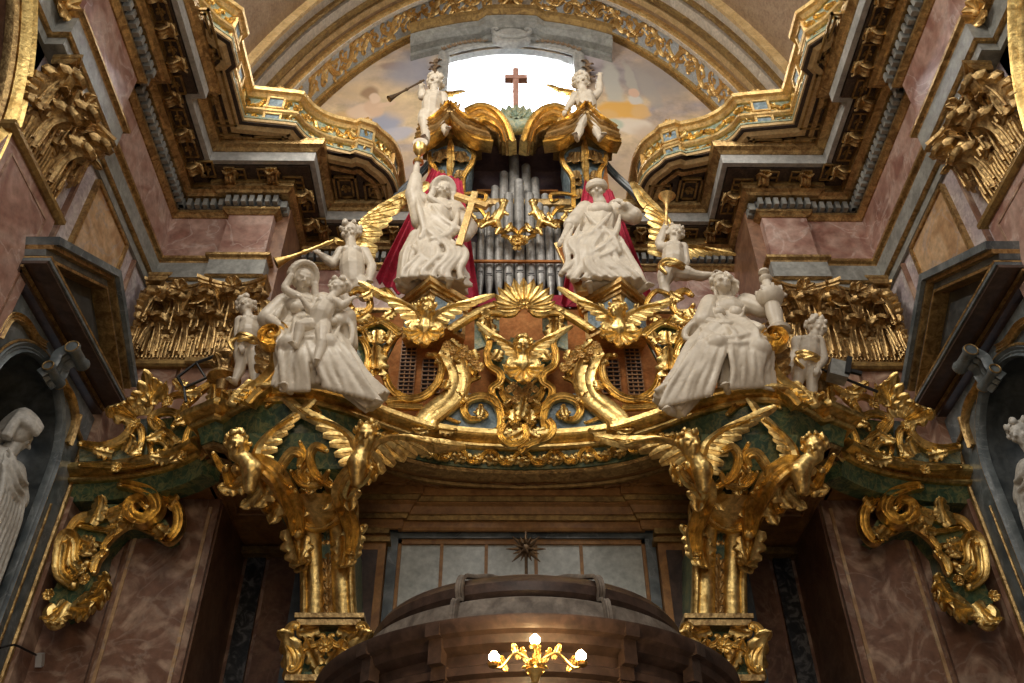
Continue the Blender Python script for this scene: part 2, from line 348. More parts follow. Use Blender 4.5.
# dentils and modillions along the path
def along(path,step,off,start=0,end=0):
    """points set out along each straight run of a plan path"""
    out=[]
    fr=plan_frames(path); P2=[p+n*off for p,n in fr]
    for a,b in zip(P2[:-1],P2[1:]):
        L=(b-a).length
        if L<step*.7: continue
        t=(b-a)/L; n=V((-t.y,t.x,0)); k=max(1,round(L/step))
        for i in range(k): out.append((a+t*(L*(i+.5)/k),t,n))
    return out
def dent(s):
    mb=MB(); path=mirp([q for q in ENT if q[1]>2.9 or True],s)
    for p,t,n in along(path,.125,s*.11):
        if p.y<4: continue
        n=n*s; c=p+V((0,0,12.79))+n*.05; mb.obox(c-V((0,0,.005)),t,n,(0,0,1),.036,.05,.075)
    struct(mb,trim(),'grey')
both(dent)
def modill(s):
    r=None
    base=MB(); 
    holder=MB(); holder.box((s*3.7,11.2,13.2),(s*3.72,11.25,13.22)) if False else None
    path=mirp(ENT,s); k=0
    hb=MB(); sweep(hb,path,[(.26,13.02),(.34,13.02),(.34,13.1),(.26,13.1)],side=s); par=struct(hb,trim(),'gold_dull')
    for p,t,n in along(path,.60,s*.34):
        if p.y<4.2: continue
        n=n*s; mb=MB(); o=p+V((0,0,13.13))
        # console: S curve bracket under the corona with leaf
        pts=[o+n*.0+V((0,0,-.12)),o+n*.07+V((0,0,-.15)),o+n*.16+V((0,0,-.06)),o+n*.25+V((0,0,-.05))]
        band(mb,crom(pts,5),V((0,0,-1)),.085,.05)
        mb.lathe(o+n*.05+V((0,0,-.07))-t*.09,[(.001,0),(.075,0),(.08,.02),(.05,.05),(.05,.13),(.08,.16),(.075,.18),(.001,.18)],12,axis=t)
        leaf(mb,o+V((0,0,-.06))+n*.02,n+V((0,0,-.25)),V((0,0,-1)),.34,.11,1.3,4,nu=12)
        mb.build('modillion','gold2',par)
        k+=1
    # coffer rosettes between the consoles
    mb=MB()
    pp=along(path,.60,s*.44)
    for (p,t,n),(p2,t2,n2) in zip(pp[:-1],pp[1:]):
        if p.y<4.2 or (p-p2).length>.8: continue
        c=(p+p2)/2+V((0,0,13.09)); 
        mb.obox(c,t,n,(0,0,1),.15,.012,.02);mb.obox(c+n*s*.11,t,n,(0,0,1),.15,.012,.02);mb.obox(c-n*s*.11,t,n,(0,0,1),.15,.012,.02)
        mb.obox(c+t*.15,t,n,(0,0,1),.012,.12,.02);mb.obox(c-t*.15,t,n,(0,0,1),.012,.12,.02)
        rosette(mb,c,(0,0,-1),.07,5,.6)
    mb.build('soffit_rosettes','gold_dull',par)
both(modill)
# ---- upper gallery
G0=[(4.45,3.6),(4.6,4.6),(4.85,5.6),(4.78,6.5),(4.45,7.15)]
G=[(p.x,p.y) for p in crom([V((x,y,0)) for x,y in G0],5)]+[(4.24,7.35),(4.24,7.75),(4.36,7.85),(4.36,8.74),(3.66,8.82)]+\
  [(p.x,p.y) for p in crom([V((x,y,0)) for x,y in [(3.55,8.84),(3.42,9.08),(3.15,9.28),(2.75,9.40)]],4)]+[(2.66,9.36),(2.42,9.46)]+\
  [(p.x,p.y) for p in crom([V((x,y,0)) for x,y in [(2.36,9.56),(2.16,9.80),(2.06,10.15),(2.04,10.7)]],4)]+[(2.04,11.98)]
def gallery(s):
    Gs=mirp(G,s)
    mb=MB(); rows=[[V((x,y,13.5)),V((s*5.65,y,13.5)),V((s*5.65,y,13.58)),V((x,y,13.58))] for x,y in Gs]
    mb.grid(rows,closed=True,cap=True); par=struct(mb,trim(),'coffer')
    def sw(prof,m,name):
        b=MB(); sweep(b,Gs,prof,side=s); return b.build(name,m,par,smooth=False)
    sw([(-.20,13.46),(-.12,13.46),(-.06,13.50),(.02,13.52),(.02,13.58),(-.20,13.58)],'stuccoB','base_moulding')
    sw([(-.3,13.57),(-.02,13.57),(.0,13.60),(.02,13.60),(.02,13.64),(-.10,13.64),(-.10,13.88),(-.3,13.88)],'greenpale','lower_frieze')
    sw([(-.3,13.86),(-.06,13.86),(-.02,13.89),(-.02,13.94),(-.06,13.97),(-.3,13.97)],'gold_pale','middle_moulding')
    sw([(-.28,13.95),(-.12,13.95),(-.12,14.33),(-.28,14.33)],'greenpale','upper_frieze')
    sw([(-.34,14.30),(-.08,14.30),(-.03,14.35),(.02,14.37),(.03,14.44),(.0,14.48),(-.34,14.48)],'gold_pale','hand_rail')
    sw([(-.34,13.46),(-.26,13.46),(-.26,13.5),(-.34,13.5)],'gold2','soffit_moulding')
    # fretwork of small scrolls, squares and clasps
    fr=MB(); rng=random.Random(3)
    for z,h,st in ((14.14,.15,.20),(13.76,.10,.17)):
        pts=[]
        F2=plan_frames(Gs); Q=[p+n*(s*-.11) for p,n in F2]
        acc=0
        for a,b in zip(Q[:-1],Q[1:]):
            L=(b-a).length; t=(b-a)/L; n=V((-t.y,t.x,0))*s
            while acc<L:
                c=a+t*acc+V((0,0,z)); k=rng.choice((1,-1))
                scroll(fr,c-t*st*.36-V((0,0,h*.5*k)),c+t*st*.36+V((0,0,h*.5*k)),n,.034,'S',k,d=.05,tip=False)
                leaf(fr,c-t*.08,t*k+V((0,0,.5)),n,h*1.1,.045,.8,2,nu=6); leaf(fr,c+t*.05,-t*k-V((0,0,.5)),n,h*1.1,.045,.8,2,nu=6)
                acc+=st
            acc-=L
    fr.build('fretwork','gold',par)
    # blue-grey square tablets with gold frames
    for (x,y) in [(3.95,8.79),(2.54,9.41),(2.10,10.1),(4.36,8.3),(4.24,7.55)]:
        best=min(range(len(Gs)-1),key=lambda i:((V(Gs[i])+V(Gs[i+1]))/2-V((s*x,y))).length)
        a=V((*Gs[best],0));b=V((*Gs[best+1],0));t=(b-a).normalized();n=V((-t.y,t.x,0))*s
        c=V((s*x,y,0)); c=a+t*(c-a).dot(t)
        for z,h in ((14.14,.13),(13.76,.085)):
            q=MB(); q.obox(c+V((0,0,z))-n*.10,t,n,(0,0,1),.13,.04,h); fo=q.build('tablet','bluegrey',par,smooth=False)
            q=MB()
            for sx in (-1,1): q.obox(c+V((0,0,z))-n*.09+t*sx*.13,t,n,(0,0,1),.018,.055,h+.02); q.obox(c+V((0,0,z+sx*h))-n*.09,t,n,(0,0,1),.14,.055,.018)
            q.build('tablet_frame','gold_pale',par,smooth=False)
        q=MB(); leaf(q,c+V((0,0,14.48))-n*.1-t*.16,t+V((0,0,.3)),n,.2,.06,1,3);leaf(q,c+V((0,0,14.48))-n*.1+t*.16,-t+V((0,0,.3)),n,.2,.06,1,3);rosette(q,c+V((0,0,14.55))-n*.08,n,.08,6)
        q.build('crest','gold_pale',par)
    # raised coffers on the underside
    cf=MB(); w=.035
    rects=[(3.75,4.25,8.98,9.25),(4.45,5.2,4.6,5.5),(4.45,5.05,5.7,6.6),(4.4,5.0,6.8,7.6),(4.45,5.0,7.8,8.8),(4.4,4.9,8.95,9.25),(3.2,3.6,9.5,10.2),(2.7,3.1,9.8,10.35),(2.2,2.6,9.95,10.35)]
    for x0,x1,y0,y1 in rects:
        for g,hh in ((0,.05),(.07,.03)):
            a0,a1,b0,b1=x0+g,x1-g,y0+g,y1-g
            for lo,hi in (((a0,b0),(a1,b0+w)),((a0,b1-w),(a1,b1)),((a0,b0),(a0+w,b1)),((a1-w,b0),(a1,b1))):
                cf.box((s*lo[0],lo[1],13.5-hh),(s*hi[0],hi[1],13.5))
        rosette(cf,(s*(x0+x1)/2,(y0+y1)/2,13.49),(0,0,-1),min(x1-x0,y1-y0)*.22,6,.5)
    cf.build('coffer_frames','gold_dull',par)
both(gallery)
# ---- vault, archivolt, lunette
NX=48
def vband(y0,y1,off,m,lip=.06):
    mb=MB(); rows=[]
    for i in range(NX+1):
        a=-1+2*i/NX; th=a*1.23; x=6*math.sin(th); x=max(-5.65,min(5.65,x)); z=yv(x)
        n=V((-x/36,0,-(z-10.6)/136.9)).normalized()
        c=V((x,0,z)); off_=off*1.8; rows.append([c+V((0,y0,0))-n*lip,c+V((0,y0,0))+n*off_,c+V((0,y1,0))+n*off_,c+V((0,y1,0))-n*lip])
    mb.grid(rows,closed=True); return mb
bands=[(6.2,9.72,-.03,'stuccoC'),(9.72,9.80,.08,'stuccoB'),(9.8,10.08,0.0,'stuccoA'),(10.08,10.16,.05,'gold_dull'),(10.16,10.28,-.03,'stuccoC'),(10.28,10.5,0.02,'stuccoA'),(10.5,10.60,.06,'gold_dull'),
 (10.60,10.72,-.02,'stuccoC'),(10.72,10.86,.02,'stuccoB'),(10.86,10.98,-.01,'stuccoC'),(10.98,11.06,.05,'gold_pale'),(11.06,11.14,.07,'stuccoA'),(11.14,11.86,0.0,'silver'),(11.86,11.92,.04,'gold_pale'),(11.92,12.0,.07,'gold_dull')]
for i,(y0,y1,off,m_) in enumerate(bands): 
    o=struct(vband(y0,y1,off,m_,.1),'ceiling' if i==0 else trim(),m_,smooth=True,angle=30)
    if m_=='silver': archiv=o
# gilded scrollwork on the archivolt
rng=random.Random(5); mb=MB(); th=-1.2; k=1
while th<1.2:
    def vp(t,y): 
        x=6*math.sin(t); return V((x,y,yv(x)))
    c0=vp(th,11.5+.18*k); c1=vp(th+.075,11.5-.18*k); x=6*math.sin(th); n=V((-x/36,0,-(yv(x)-10.6)/136.9)).normalized()
    scroll(mb,c0,c1,n,.065,'S',k,d=.05,tip=False,tight=1.1)
    t=(c1-c0).normalized(); c2=vp(th,11.5-.22*k); c3=vp(th+.06,11.5-.02*k); scroll(mb,c2,c3,n,.045,'C',-k,d=.04,tip=False)
    for q in range(6): 
        b=c0.lerp(c1,.05+.17*q); d=(n.cross(t)*(1 if q%2 else -1)+t*rng.uniform(-.6,.6)); leaf(mb,b,d,n,.30,.075,.6,3,nu=8)
    k=-k; th+=.083
mb.build('gilded_scrollwork','gold_pale',archiv)
mb=MB(); c=V((-.1,11.45,yv(0)-.04)); 
mb.box((-.55,11.1,c.z-.06),(.38,11.85,c.z+.05)); struct(mb,trim(),'stuccoA')
mb=MB(); rosette(mb,c+V((0,0,-.06)),(0,0,-1),.33,8,.9); tag(mb.build('keystone_rosette','gold_pale',loc=c),'large pale gilded flower rosette at the crown of the vault above the window','rosette')
# lunette wall with an opening for the window
WX=-.08; wl,wr,wb=WX-1.47,WX+1.47,18.35
def wtop(x): return 20.86-.40*((x-WX)/1.47)**2
mb=MB(); L0=[]
xs=[-5.6+11.2*i/56 for i in range(57)]
xs=sorted(set([x for x in xs if abs(x-wl)>.06 and abs(x-wr)>.06]+[wl,wr]))
for a,b in zip(xs[:-1],xs[1:]):
    if a>=wl-1e-6 and b<=wr+1e-6:
        mb.add([(a,12,13.4),(b,12,13.4),(b,12,wb),(a,12,wb)],[(0,1,2,3)]); mb.add([(a,12,wtop(a)),(b,12,wtop(b)),(b,12,yv(b)+.1),(a,12,yv(a)+.1)],[(0,1,2,3)])
    else: mb.add([(a,12,13.4),(b,12,13.4),(b,12,yv(b)+.1),(a,12,yv(a)+.1)],[(0,1,2,3)])
bw=struct(mb,'wall_back','fresco')
mb=MB(); out=[V((wl,12,wb)),V((wr,12,wb))]+[V((wr-2.94*i/12,12,wtop(wr-2.94*i/12))) for i in range(13)]
rows=[[p+V((0,0,0)) for p in out],[p+V((0,.2,0)) for p in out]]
mb.grid(rows,closed=True); par=struct(mb,'window_1','greylight')
mb=MB(); mb.prism([p+V((0,.16,0)) for p in out],(0,.02,0)); mb.build('pane','glass',par,smooth=False)
fr=crom([V((wl-.1,11.93,wb)),V((wl-.1,11.93,19.3)),V((wl-.1,11.93,wtop(wl)+.02))],3)+[V((x,11.93,wtop(x)+.12)) for x in [WX-1.5+3*i/16 for i in range(17)]]+[V((wr+.1,11.93,wtop(wr))),V((wr+.1,11.93,wb))]
mb=MB(); band(mb,fr,(0,-1,0),.13,.08,prof=[(-1,0),(-1,.6),(-.5,1),(0,.5),(.6,.8),(1,.4),(1,0)]); mb.build('window_frame','greylight',par)
mb=MB()
hood=lambda x:21.05+.72*math.cos(min(1,abs(x-WX)/2.4)*1.15)-.30
hp=[V((WX-2.35+4.7*i/24,11.9,0)) for i in range(25)]
rows=[]
for p in hp:
    z=21.50-.66*((p.x-WX)/2.35)**2; br=-.12 if abs(p.x-WX)<.75 else 0
    rows.append([V((p.x,12,z-.55)),V((p.x,11.88+br,z-.52)),V((p.x,11.88+br,z-.40)),V((p.x,11.72+br,z-.38)),V((p.x,11.60+br,z-.30)),V((p.x,11.55+br,z-.12)),V((p.x,12,z-.1))])
mb.grid(rows,closed=True,cap=True); mb.build('hood','grey',par,smooth=False)
mb=MB(); rows=[]
for p in hp:
    z=21.50-.66*((p.x-WX)/2.35)**2; br=-.12 if abs(p.x-WX)<.75 else 0
    rows.append([V((p.x,12,z-.12)),V((p.x,11.53+br,z-.12)),V((p.x,11.42+br,z-.05)),V((p.x,11.38+br,z+.06)),V((p.x,12,z+.06))])
mb.grid(rows,closed=True,cap=True); mb.build('hood_moulding','gold_dull',par,smooth=False)
mb=MB(); cz=20.82
mb.lathe((WX,11.72,cz),[(.001,-.1),(.40,-.1),(.46,-.04),(.46,.06),(.001,.06)],24,axis=(0,1,0),sy=.72)
scroll(mb,(WX-.42,11.6,cz+.22),(WX+.42,11.6,cz+.22),(0,-1,0),.06,'C',-1); mb.build('cartouche','greylight',par)
mb=MB()
for sx in (-1,1):
    for i in range(9): rosette(mb,(WX+sx*(.62+i*.12),11.84,20.93-.05*i*i/9),(0,-1,0),.07,5)
    for i in range(7): leaf(mb,(WX+sx*1.75,11.9,20.25-i*.13),(sx*.5*(1 if i%2 else -1),-.3,-1),(0,-1,0),.26,.08,.9,3)
mb.build('garland','stuccoC',par)
# wires across the window and a building wall outside
for i,(a,b,sg) in enumerate([((448,84),(575,93),-.12),((450,82),(512,70),.06),((512,78),(572,96),.02)]):
    A=P(*a,12.3);B=P(*b,12.3); mb=MB(); mb.tube(crom([A,(A+B)/2+V((0,0,sg)),B],8),.012,5)
    tag(mb.build('cable','iron',loc=A),['long thin sagging cable across the whole window','short thin cable at the upper left of the window','thin cable right of the cross in the window'][i],'cable','cables at the window')
# fresco figures painted flat on the lunette
fm=M['fresco']; nt_=fm.node_tree; N_=nt_.nodes; L_=nt_.links; bs=N_['Principled BSDF']; src=bs.inputs['Base Color'].links[0].from_socket
tc=N_.new('ShaderNodeTexCoord'); nz=N_.new('ShaderNodeTexNoise'); nz.inputs['Scale'].default_value=2.2; nz.inputs['Detail'].default_value=6; L_.new(tc.outputs['Object'],nz.inputs['Vector'])
s1=N_.new('ShaderNodeVectorMath'); s1.operation='SUBTRACT'; L_.new(nz.outputs['Color'],s1.inputs[0]); s1.inputs[1].default_value=(.5,.5,.5)
s2=N_.new('ShaderNodeVectorMath'); s2.operation='MULTIPLY_ADD'; L_.new(s1.outputs[0],s2.inputs[0]); s2.inputs[1].default_value=(.24,.24,.24); L_.new(tc.outputs['Object'],s2.inputs[2])
def blob(px,py,rx,ry,ang,col,f=.85,soft=.35):
    """soft painted shape (clouds, drapery, faces) centred where the photo shows it"""
    global src
    c=P(px,py,12); k=.0233; a=N_.new('ShaderNodeVectorMath'); a.operation='SUBTRACT'; L_.new(s2.outputs[0],a.inputs[0]); a.inputs[1].default_value=(c.x,12,c.z)
    r=N_.new('ShaderNodeVectorRotate'); r.rotation_type='Y_AXIS'; r.inputs['Angle'].default_value=math.radians(ang); L_.new(a.outputs[0],r.inputs['Vector'])
    d=N_.new('ShaderNodeVectorMath'); d.operation='MULTIPLY'; L_.new(r.outputs[0],d.inputs[0]); d.inputs[1].default_value=(1/(rx*k),0,1/(ry*k*1.35))
    l=N_.new('ShaderNodeVectorMath'); l.operation='LENGTH'; L_.new(d.outputs[0],l.inputs[0])
    m=N_.new('ShaderNodeMapRange'); m.interpolation_type='SMOOTHSTEP'; m.inputs[1].default_value=1+soft; m.inputs[2].default_value=1-soft; m.inputs[3].default_value=0; m.inputs[4].default_value=f; L_.new(l.outputs['Value'],m.inputs[0])
    x=N_.new('ShaderNodeMix'); x.data_type='RGBA'; L_.new(m.outputs[0],x.inputs['Factor']); L_.new(src,x.inputs['A']); x.inputs['B'].default_value=(*col,1); src=x.outputs['Result']
for a_ in [(345,75,38,14,20,(.62,.52,.44),.6,.6),(392,66,14,6,0,(.38,.24,.17),.8,.4),(412,72,26,20,-20,(.36,.36,.42),.8,.5),(425,52,18,10,20,(.33,.34,.40),.7,.5),(360,92,40,12,10,(.80,.60,.36),.6,.6),
  (352,120,24,10,0,(.76,.48,.20),.7,.4),(385,122,17,11,25,(.36,.38,.48),.95,.3),(395,134,18,7,20,(.48,.48,.56),.85,.3),(362,112,13,9,0,(.80,.60,.44),.95,.25),(374,108,9,11,20,(.74,.52,.36),.95,.25),(370,93,8,8,0,(.36,.22,.13),.85,.35),(374,98,5,6,0,(.82,.62,.46),1,.25),(386,104,9,3,25,(.78,.56,.40),.95,.25),
  (400,110,16,10,0,(.70,.52,.34),.6,.5),(340,134,16,6,0,(.45,.33,.24),.7,.4),
  (660,80,34,26,20,(.40,.36,.34),.8,.5),(612,84,9,28,4,(.55,.54,.48),.85,.25),(632,82,5,26,8,(.50,.48,.42),.8,.25),(650,90,7,24,12,(.44,.40,.36),.7,.3),
  (620,112,24,13,0,(.83,.47,.12),1,.22),(608,118,10,10,0,(.80,.50,.20),.9,.25),(640,112,9,8,0,(.78,.50,.22),.9,.3),(632,126,20,9,-15,(.80,.70,.58),.95,.25),(614,124,10,6,0,(.50,.56,.44),.9,.25),(634,100,7,6,0,(.70,.66,.60),.95,.25),(634,93,6,5.5,0,(.76,.52,.38),1,.2),(655,136,20,9,-20,(.60,.46,.34),.8,.4),(600,134,16,8,0,(.45,.38,.34),.7,.4),
  (450,190,80,40,0,(.40,.30,.20),.6,.6),(600,190,80,40,0,(.40,.30,.20),.6,.6)]: blob(*a_)
L_.new(src,bs.inputs['Base Color'])
# ---- side walls
def side(s):
    nm='left' if s<0 else 'right'
    w=MB(); X=s*5.6
    # wall with the great nave arch cut out: centre y=3.0 z=9.0 r=3.0
    arc=[(3.0+3.0*math.sin(a),9.0+3.0*math.cos(a)) for a in [PI/2*i/24 for i in range(25)]]   # top -> right
    ptsA=[(y,z) for y,z in arc]
    for (y0,z0),(y1,z1) in zip(ptsA[:-1],ptsA[1:]):
        w.add([(X,y0,max(z0,11.9)),(X,y1,max(z1,11.9)),(X,y1,z1),(X,y0,z0)],[(0,1,2,3)])
        if z0<12.0: w.add([(X,y0,z0),(X,y1,z1),(X,y1,12.05),(X,y0,12.05)],[(0,1,2,3)])
    for a,b,c_,d_ in ((6.0,7.03,0,13.6),(7.03,9.62,8.4,13.6),(7.03,9.62,0,4.9),(9.62,11.4,0,13.6)): w.add([(X,a,c_),(X,b,c_),(X,b,d_),(X,a,d_)],[(0,1,2,3)])
    w.add([(X,3.0,12.0),(X,6.0,12.0),(X,6.0,13.6),(X,3.0,13.6)],[(0,1,2,3)])
    w.add([(X,-3,11.9),(X,3.0,11.9),(X,3.0,13.6),(X,-3,13.6)],[(0,1,2,3)])
    par=struct(w,'wall_'+nm,'lilac')
    r=MB(); rows=[[V((X,y,z)),V((X+s*1.2,y,z))] for y,z in arc+[(6.0,0)]]; r.grid(rows); r.build('arch_reveal','russet2',par,smooth=False)
    r=MB(); r.box((X+s*1.2,-3,0),(X+s*1.25,6.1,12.1)); r.build('chapel_back_wall','walnut',par,smooth=False)
    g=MB(); ap=[V((X-s*.02,y+.0,z)) for y,z in [(3.0+3.06*math.sin(a),9.0+3.06*math.cos(a)) for a in [PI/2*i/40 for i in range(41)]]]+[V((X-s*.02,6.06,8.95))]
    band(g,ap,(-s,0,0),.13,.16,prof=[(-1,0),(-1,.5),(-.7,.8),(-.45,.45),(-.2,.35),(.1,.75),(.45,.95),(.7,.6),(1,.4),(1,0)]); g.build('arch_moulding','gold',par)
    g=MB(); ap=[V((X-s*.01,3.0+2.86*math.sin(a),9.0+2.86*math.cos(a))) for a in [PI/2*i/40 for i in range(41)]]
    band(g,ap,(-s,0,0),.06,.08); g.build('arch_moulding','gold2',par)
    # impost of the arch
    g=MB(); sweep(g,[(X,5.3),(X,5.82)],[(0,8.62),(.06,8.62),(.10,8.7),(.10,8.9),(.16,8.94),(.16,9.0),(0,9.0)],side=s); g.build('impost','greylight',par,smooth=False)
    g=MB()
    for i in range(5): rosette(g,(X-s*.11,5.36+.1*i,8.8),(-s,0,0),.05,5)
    g.build('impost_rosettes','gold2',par)
    # rosette in the architrave soffit
    # pink pilaster with inner frame
    g=MB(); g.box((min(X,s*5.45),5.95,0),(max(X,s*5.45),7.22,9.62)); pl=struct(g,trim(),'pink')
    g=MB(); sweep(g,[(s*5.6,5.93),(s*5.45,5.93),(s*5.45,7.24),(s*5.6,7.24)],[(-.02,9.50),(.03,9.50),(.07,9.54),(.07,9.60),(.03,9.62),(-.02,9.62)],side=s); g.build('astragal','gold_dull',pl,smooth=False)
    g=MB()
    for y in (6.12,7.05): g.box((min(s*5.44,s*5.455),y-.015,0),(max(s*5.44,s*5.455),y+.015,9.35))
    g.box((min(s*5.44,s*5.455),6.12,9.34),(max(s*5.44,s*5.455),7.05,9.37)); g.build('inlay_line','russet',pl,smooth=False)
    # amber panel with gold frame
    g=MB(); g.box((min(s*5.57,s*5.6),7.85,8.9),(max(s*5.57,s*5.6),8.95,10.92)); pn=struct(g,trim(),'amber')
    g=MB()
    for y in (7.82,8.98): g.box((min(s*5.54,s*5.6),y-.03,8.7),(max(s*5.54,s*5.6),y+.03,10.95))
    g.box((min(s*5.54,s*5.6),7.82,10.92),(max(s*5.54,s*5.6),8.98,10.98)); g.build('panel_frame','gold2',pn,smooth=False)
    g=MB()
    for y in (7.45,9.32): g.box((min(s*5.54,s*5.6),y-.02,8.9),(max(s*5.54,s*5.6),y+.02,10.98))
    g.build('band_edge','russet',pn,smooth=False)
    # corner pilaster return
    g=MB(); g.box((min(s*5.42,s*5.6),9.66,0),(max(s*5.42,s*5.6),10.0,9.6)); struct(g,trim(),'russet')
    g=MB(); g.box((min(s*5.41,s*5.43),9.655,8.6),(max(s*5.41,s*5.43),9.70,9.6)); struct(g,trim(),'greylight')
    # niche surround (slate) with arched opening
    XF=s*5.5; g=MB(); cy,cz,r=8.22,7.30,.82; y0,y1,z1=7.0,9.64,8.42
    N=20; arc=[(cy-r*math.cos(PI*i/N),cz+r*math.sin(PI*i/N)) for i in range(N+1)]
    for (a,b),(c,d) in zip(arc[:-1],arc[1:]): g.add([(XF,a,b),(XF,c,d),(XF,c,z1),(XF,a,z1)],[(0,1,2,3)])
    g.add([(XF,y0,2),(XF,cy-r,2),(XF,cy-r,z1),(XF,y0,z1)],[(0,1,2,3)]); g.add([(XF,cy+r,2),(XF,y1,2),(XF,y1,z1),(XF,cy+r,z1)],[(0,1,2,3)])
    g.add([(XF,y1,2),(XF,y1,z1),(s*5.6,y1,z1),(s*5.6,y1,2)],[(0,1,2,3)])
    g.add([(XF,cy-r,2),(XF,cy+r,2),(XF,cy+r,5.0),(XF,cy-r,5.0)],[(0,1,2,3)])
    ns=struct(g,trim(),'slate')
    g=MB(); rows=[]
    for i in range(13):      # half-cylinder niche with a quarter-sphere head
        a=PI*i/12; rows.append([V((XF+s*.75*math.sin(a),cy-r*math.cos(a),5.0)),V((XF+s*.75*math.sin(a),cy-r*math.cos(a),cz))]+[V((XF+s*.75*math.sin(a)*math.cos(b),cy-r*math.cos(a)*math.cos(b) ,cz+r*math.sin(b))) for b in [PI/2*j/8 for j in range(1,9)]])
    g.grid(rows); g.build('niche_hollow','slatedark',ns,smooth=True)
    g=MB(); ap=[V((XF-s*.01,cy-(r+.05),5)),V((XF-s*.01,cy-(r+.05),6.2))]+[V((XF-s*.01,cy-(r+.05)*math.cos(PI*i/N),cz+(r+.05)*math.sin(PI*i/N))) for i in range(N+1)]+[V((XF-s*.01,cy+r+.05,6.2)),V((XF-s*.01,cy+r+.05,5))]
    band(g,ap,(-s,0,0),.06,.07); g.build('niche_archivolt','slate',ns)
    g=MB(); ap=[V((XF-s*.03,cy-(r+.13)*math.cos(PI*i/N),cz+(r+.13)*math.sin(PI*i/N))) for i in range(N+1)]
    ap=[V((XF-s*.03,cy-(r+.13),5))]+ap+[V((XF-s*.03,cy+r+.13,5))]; g.tube(ap,.018,6)
    g.tube([V((XF-s*.01,9.62,2.5)),V((XF-s*.01,9.62,7.62))],.035,8); g.tube([V((XF-s*.01,9.35,2.5)),V((XF-s*.01,9.35,7.0))],.016,6)
    g.tube(crom([V((XF-s*.02,9.56,7.66)),V((XF-s*.02,9.50,7.95)),V((XF-s*.02,9.3,8.02)),V((XF-s*.02,9.25,8.2))],6),.03,8)
    ear=[V((XF-s*.02,9.22,7.75)),V((XF-s*.02,9.18,8.05)),V((XF-s*.02,8.95,8.2)),V((XF-s*.02,8.62,8.22)),V((XF-s*.02,8.42,8.3))]
    band(g,crom(ear,5),(-s,0,0),.05,.06); ear=[V((p.x,2*cy-p.y,p.z)) for p in ear]; band(g,crom(ear,5),(-s,0,0),.05,.06)
    g.build('gilt_edging','gold2',ns)
    # keystone console
    g=MB(); k=[V((XF-s*.04,cy,7.95)),V((XF-s*.14,cy,8.08)),V((XF-s*.16,cy,8.25)),V((XF-s*.34,cy,8.38))]
    band(g,crom(k,6),(-s,0,-.5),.15,.1)
    g.lathe(V((XF-s*.14,cy-.17,8.02)),[(.001,0),(.07,0),(.075,.03),(.055,.08),(.055,.26),(.075,.31),(.07,.34),(.001,.34)],16,axis=(0,1,0))
    g.lathe(V((XF-s*.32,cy-.18,8.3)),[(.001,0),(.085,0),(.09,.03),(.07,.08),(.07,.28),(.09,.33),(.085,.36),(.001,.36)],16,axis=(0,1,0))
    g.build('keystone_console','slate',ns)
    g=MB()
    for yy in (-.18,.18):
        for cx_,cz_,rr in ((.14,8.02,.06),(.32,8.3,.075)): g.tube([V((XF-s*cx_+rr*math.cos(q),cy+yy,cz_+rr*math.sin(q))) for q in [i*PI/8 for i in range(17)]],.010,5)
    g.build('gilt_volute_line','gold2',ns)
    # gabled pediment: tympanum, raking cornices, horizontal cornice
    T=root('niche_pediment',(XF,cy+.05,8.4),'dark grey gabled pediment with gilt mouldings above the statue niche on the %s wall'%nm,'pediment')
    yc=8.28; A0=(7.0,8.72);A1=(yc,9.50);A2=(9.55,8.80)
    def rake(out0,out1,hh,up,m_,name):
        g=MB()
        for a,b in ((A0,A1),(A2,A1)):
            a=V((0,*a));b=V((0,*b)); d=(b-a).normalized(); n=V((0,-d.z,d.y)); n=n if n.z>0 else -n
            q=[a+n*up,b+V((0,0,up/ max(n.z,.3))),b+V((0,0,(up+hh)/max(n.z,.3))),a+n*(up+hh)]
            g.prism([V((s*(5.6-out0),p.y,p.z)) for p in q],(-s*(out1-out0),0,0))
        g.build(name,m_,T,smooth=False)
    rake(.0,.38,.07,0,'slate','raking_cornice'); rake(.0,.46,.05,.07,'gold2','gilt_moulding'); rake(.0,.52,.09,.12,'slate','raking_cornice')
    rake(.0,.42,.035,-.06,'gold2','gilt_moulding')
    g=MB(); g.prism([V((s*5.6,7.05,8.7)),V((s*5.6,yc,9.48)),V((s*5.6,9.5,8.7))],(-s*.22,0,0)); g.build('tympanum','slatedark',T,smooth=False)
    g=MB(); g.prism([V((s*5.38,7.5,8.78)),V((s*5.38,yc,9.25)),V((s*5.38,9.1,8.78))],(-s*.05,0,0)); g.build('tympanum_panel','slatedark',T,smooth=False)
    for o0,z0,z1,m_ in ((.455,8.68,8.71,'gold2'),(.45,8.64,8.685,'slate'),(.43,8.60,8.64,'walnut'),(.16,8.50,8.60,'walnut'),(.19,8.55,8.58,'gold2')):
        g=MB(); g.box((min(s*5.6,s*(5.6-o0)),7.0-.0,z0),(max(s*5.6,s*(5.6-o0)),9.66,z1)); g.build('horizontal_cornice',m_,T,smooth=False)
both(side)
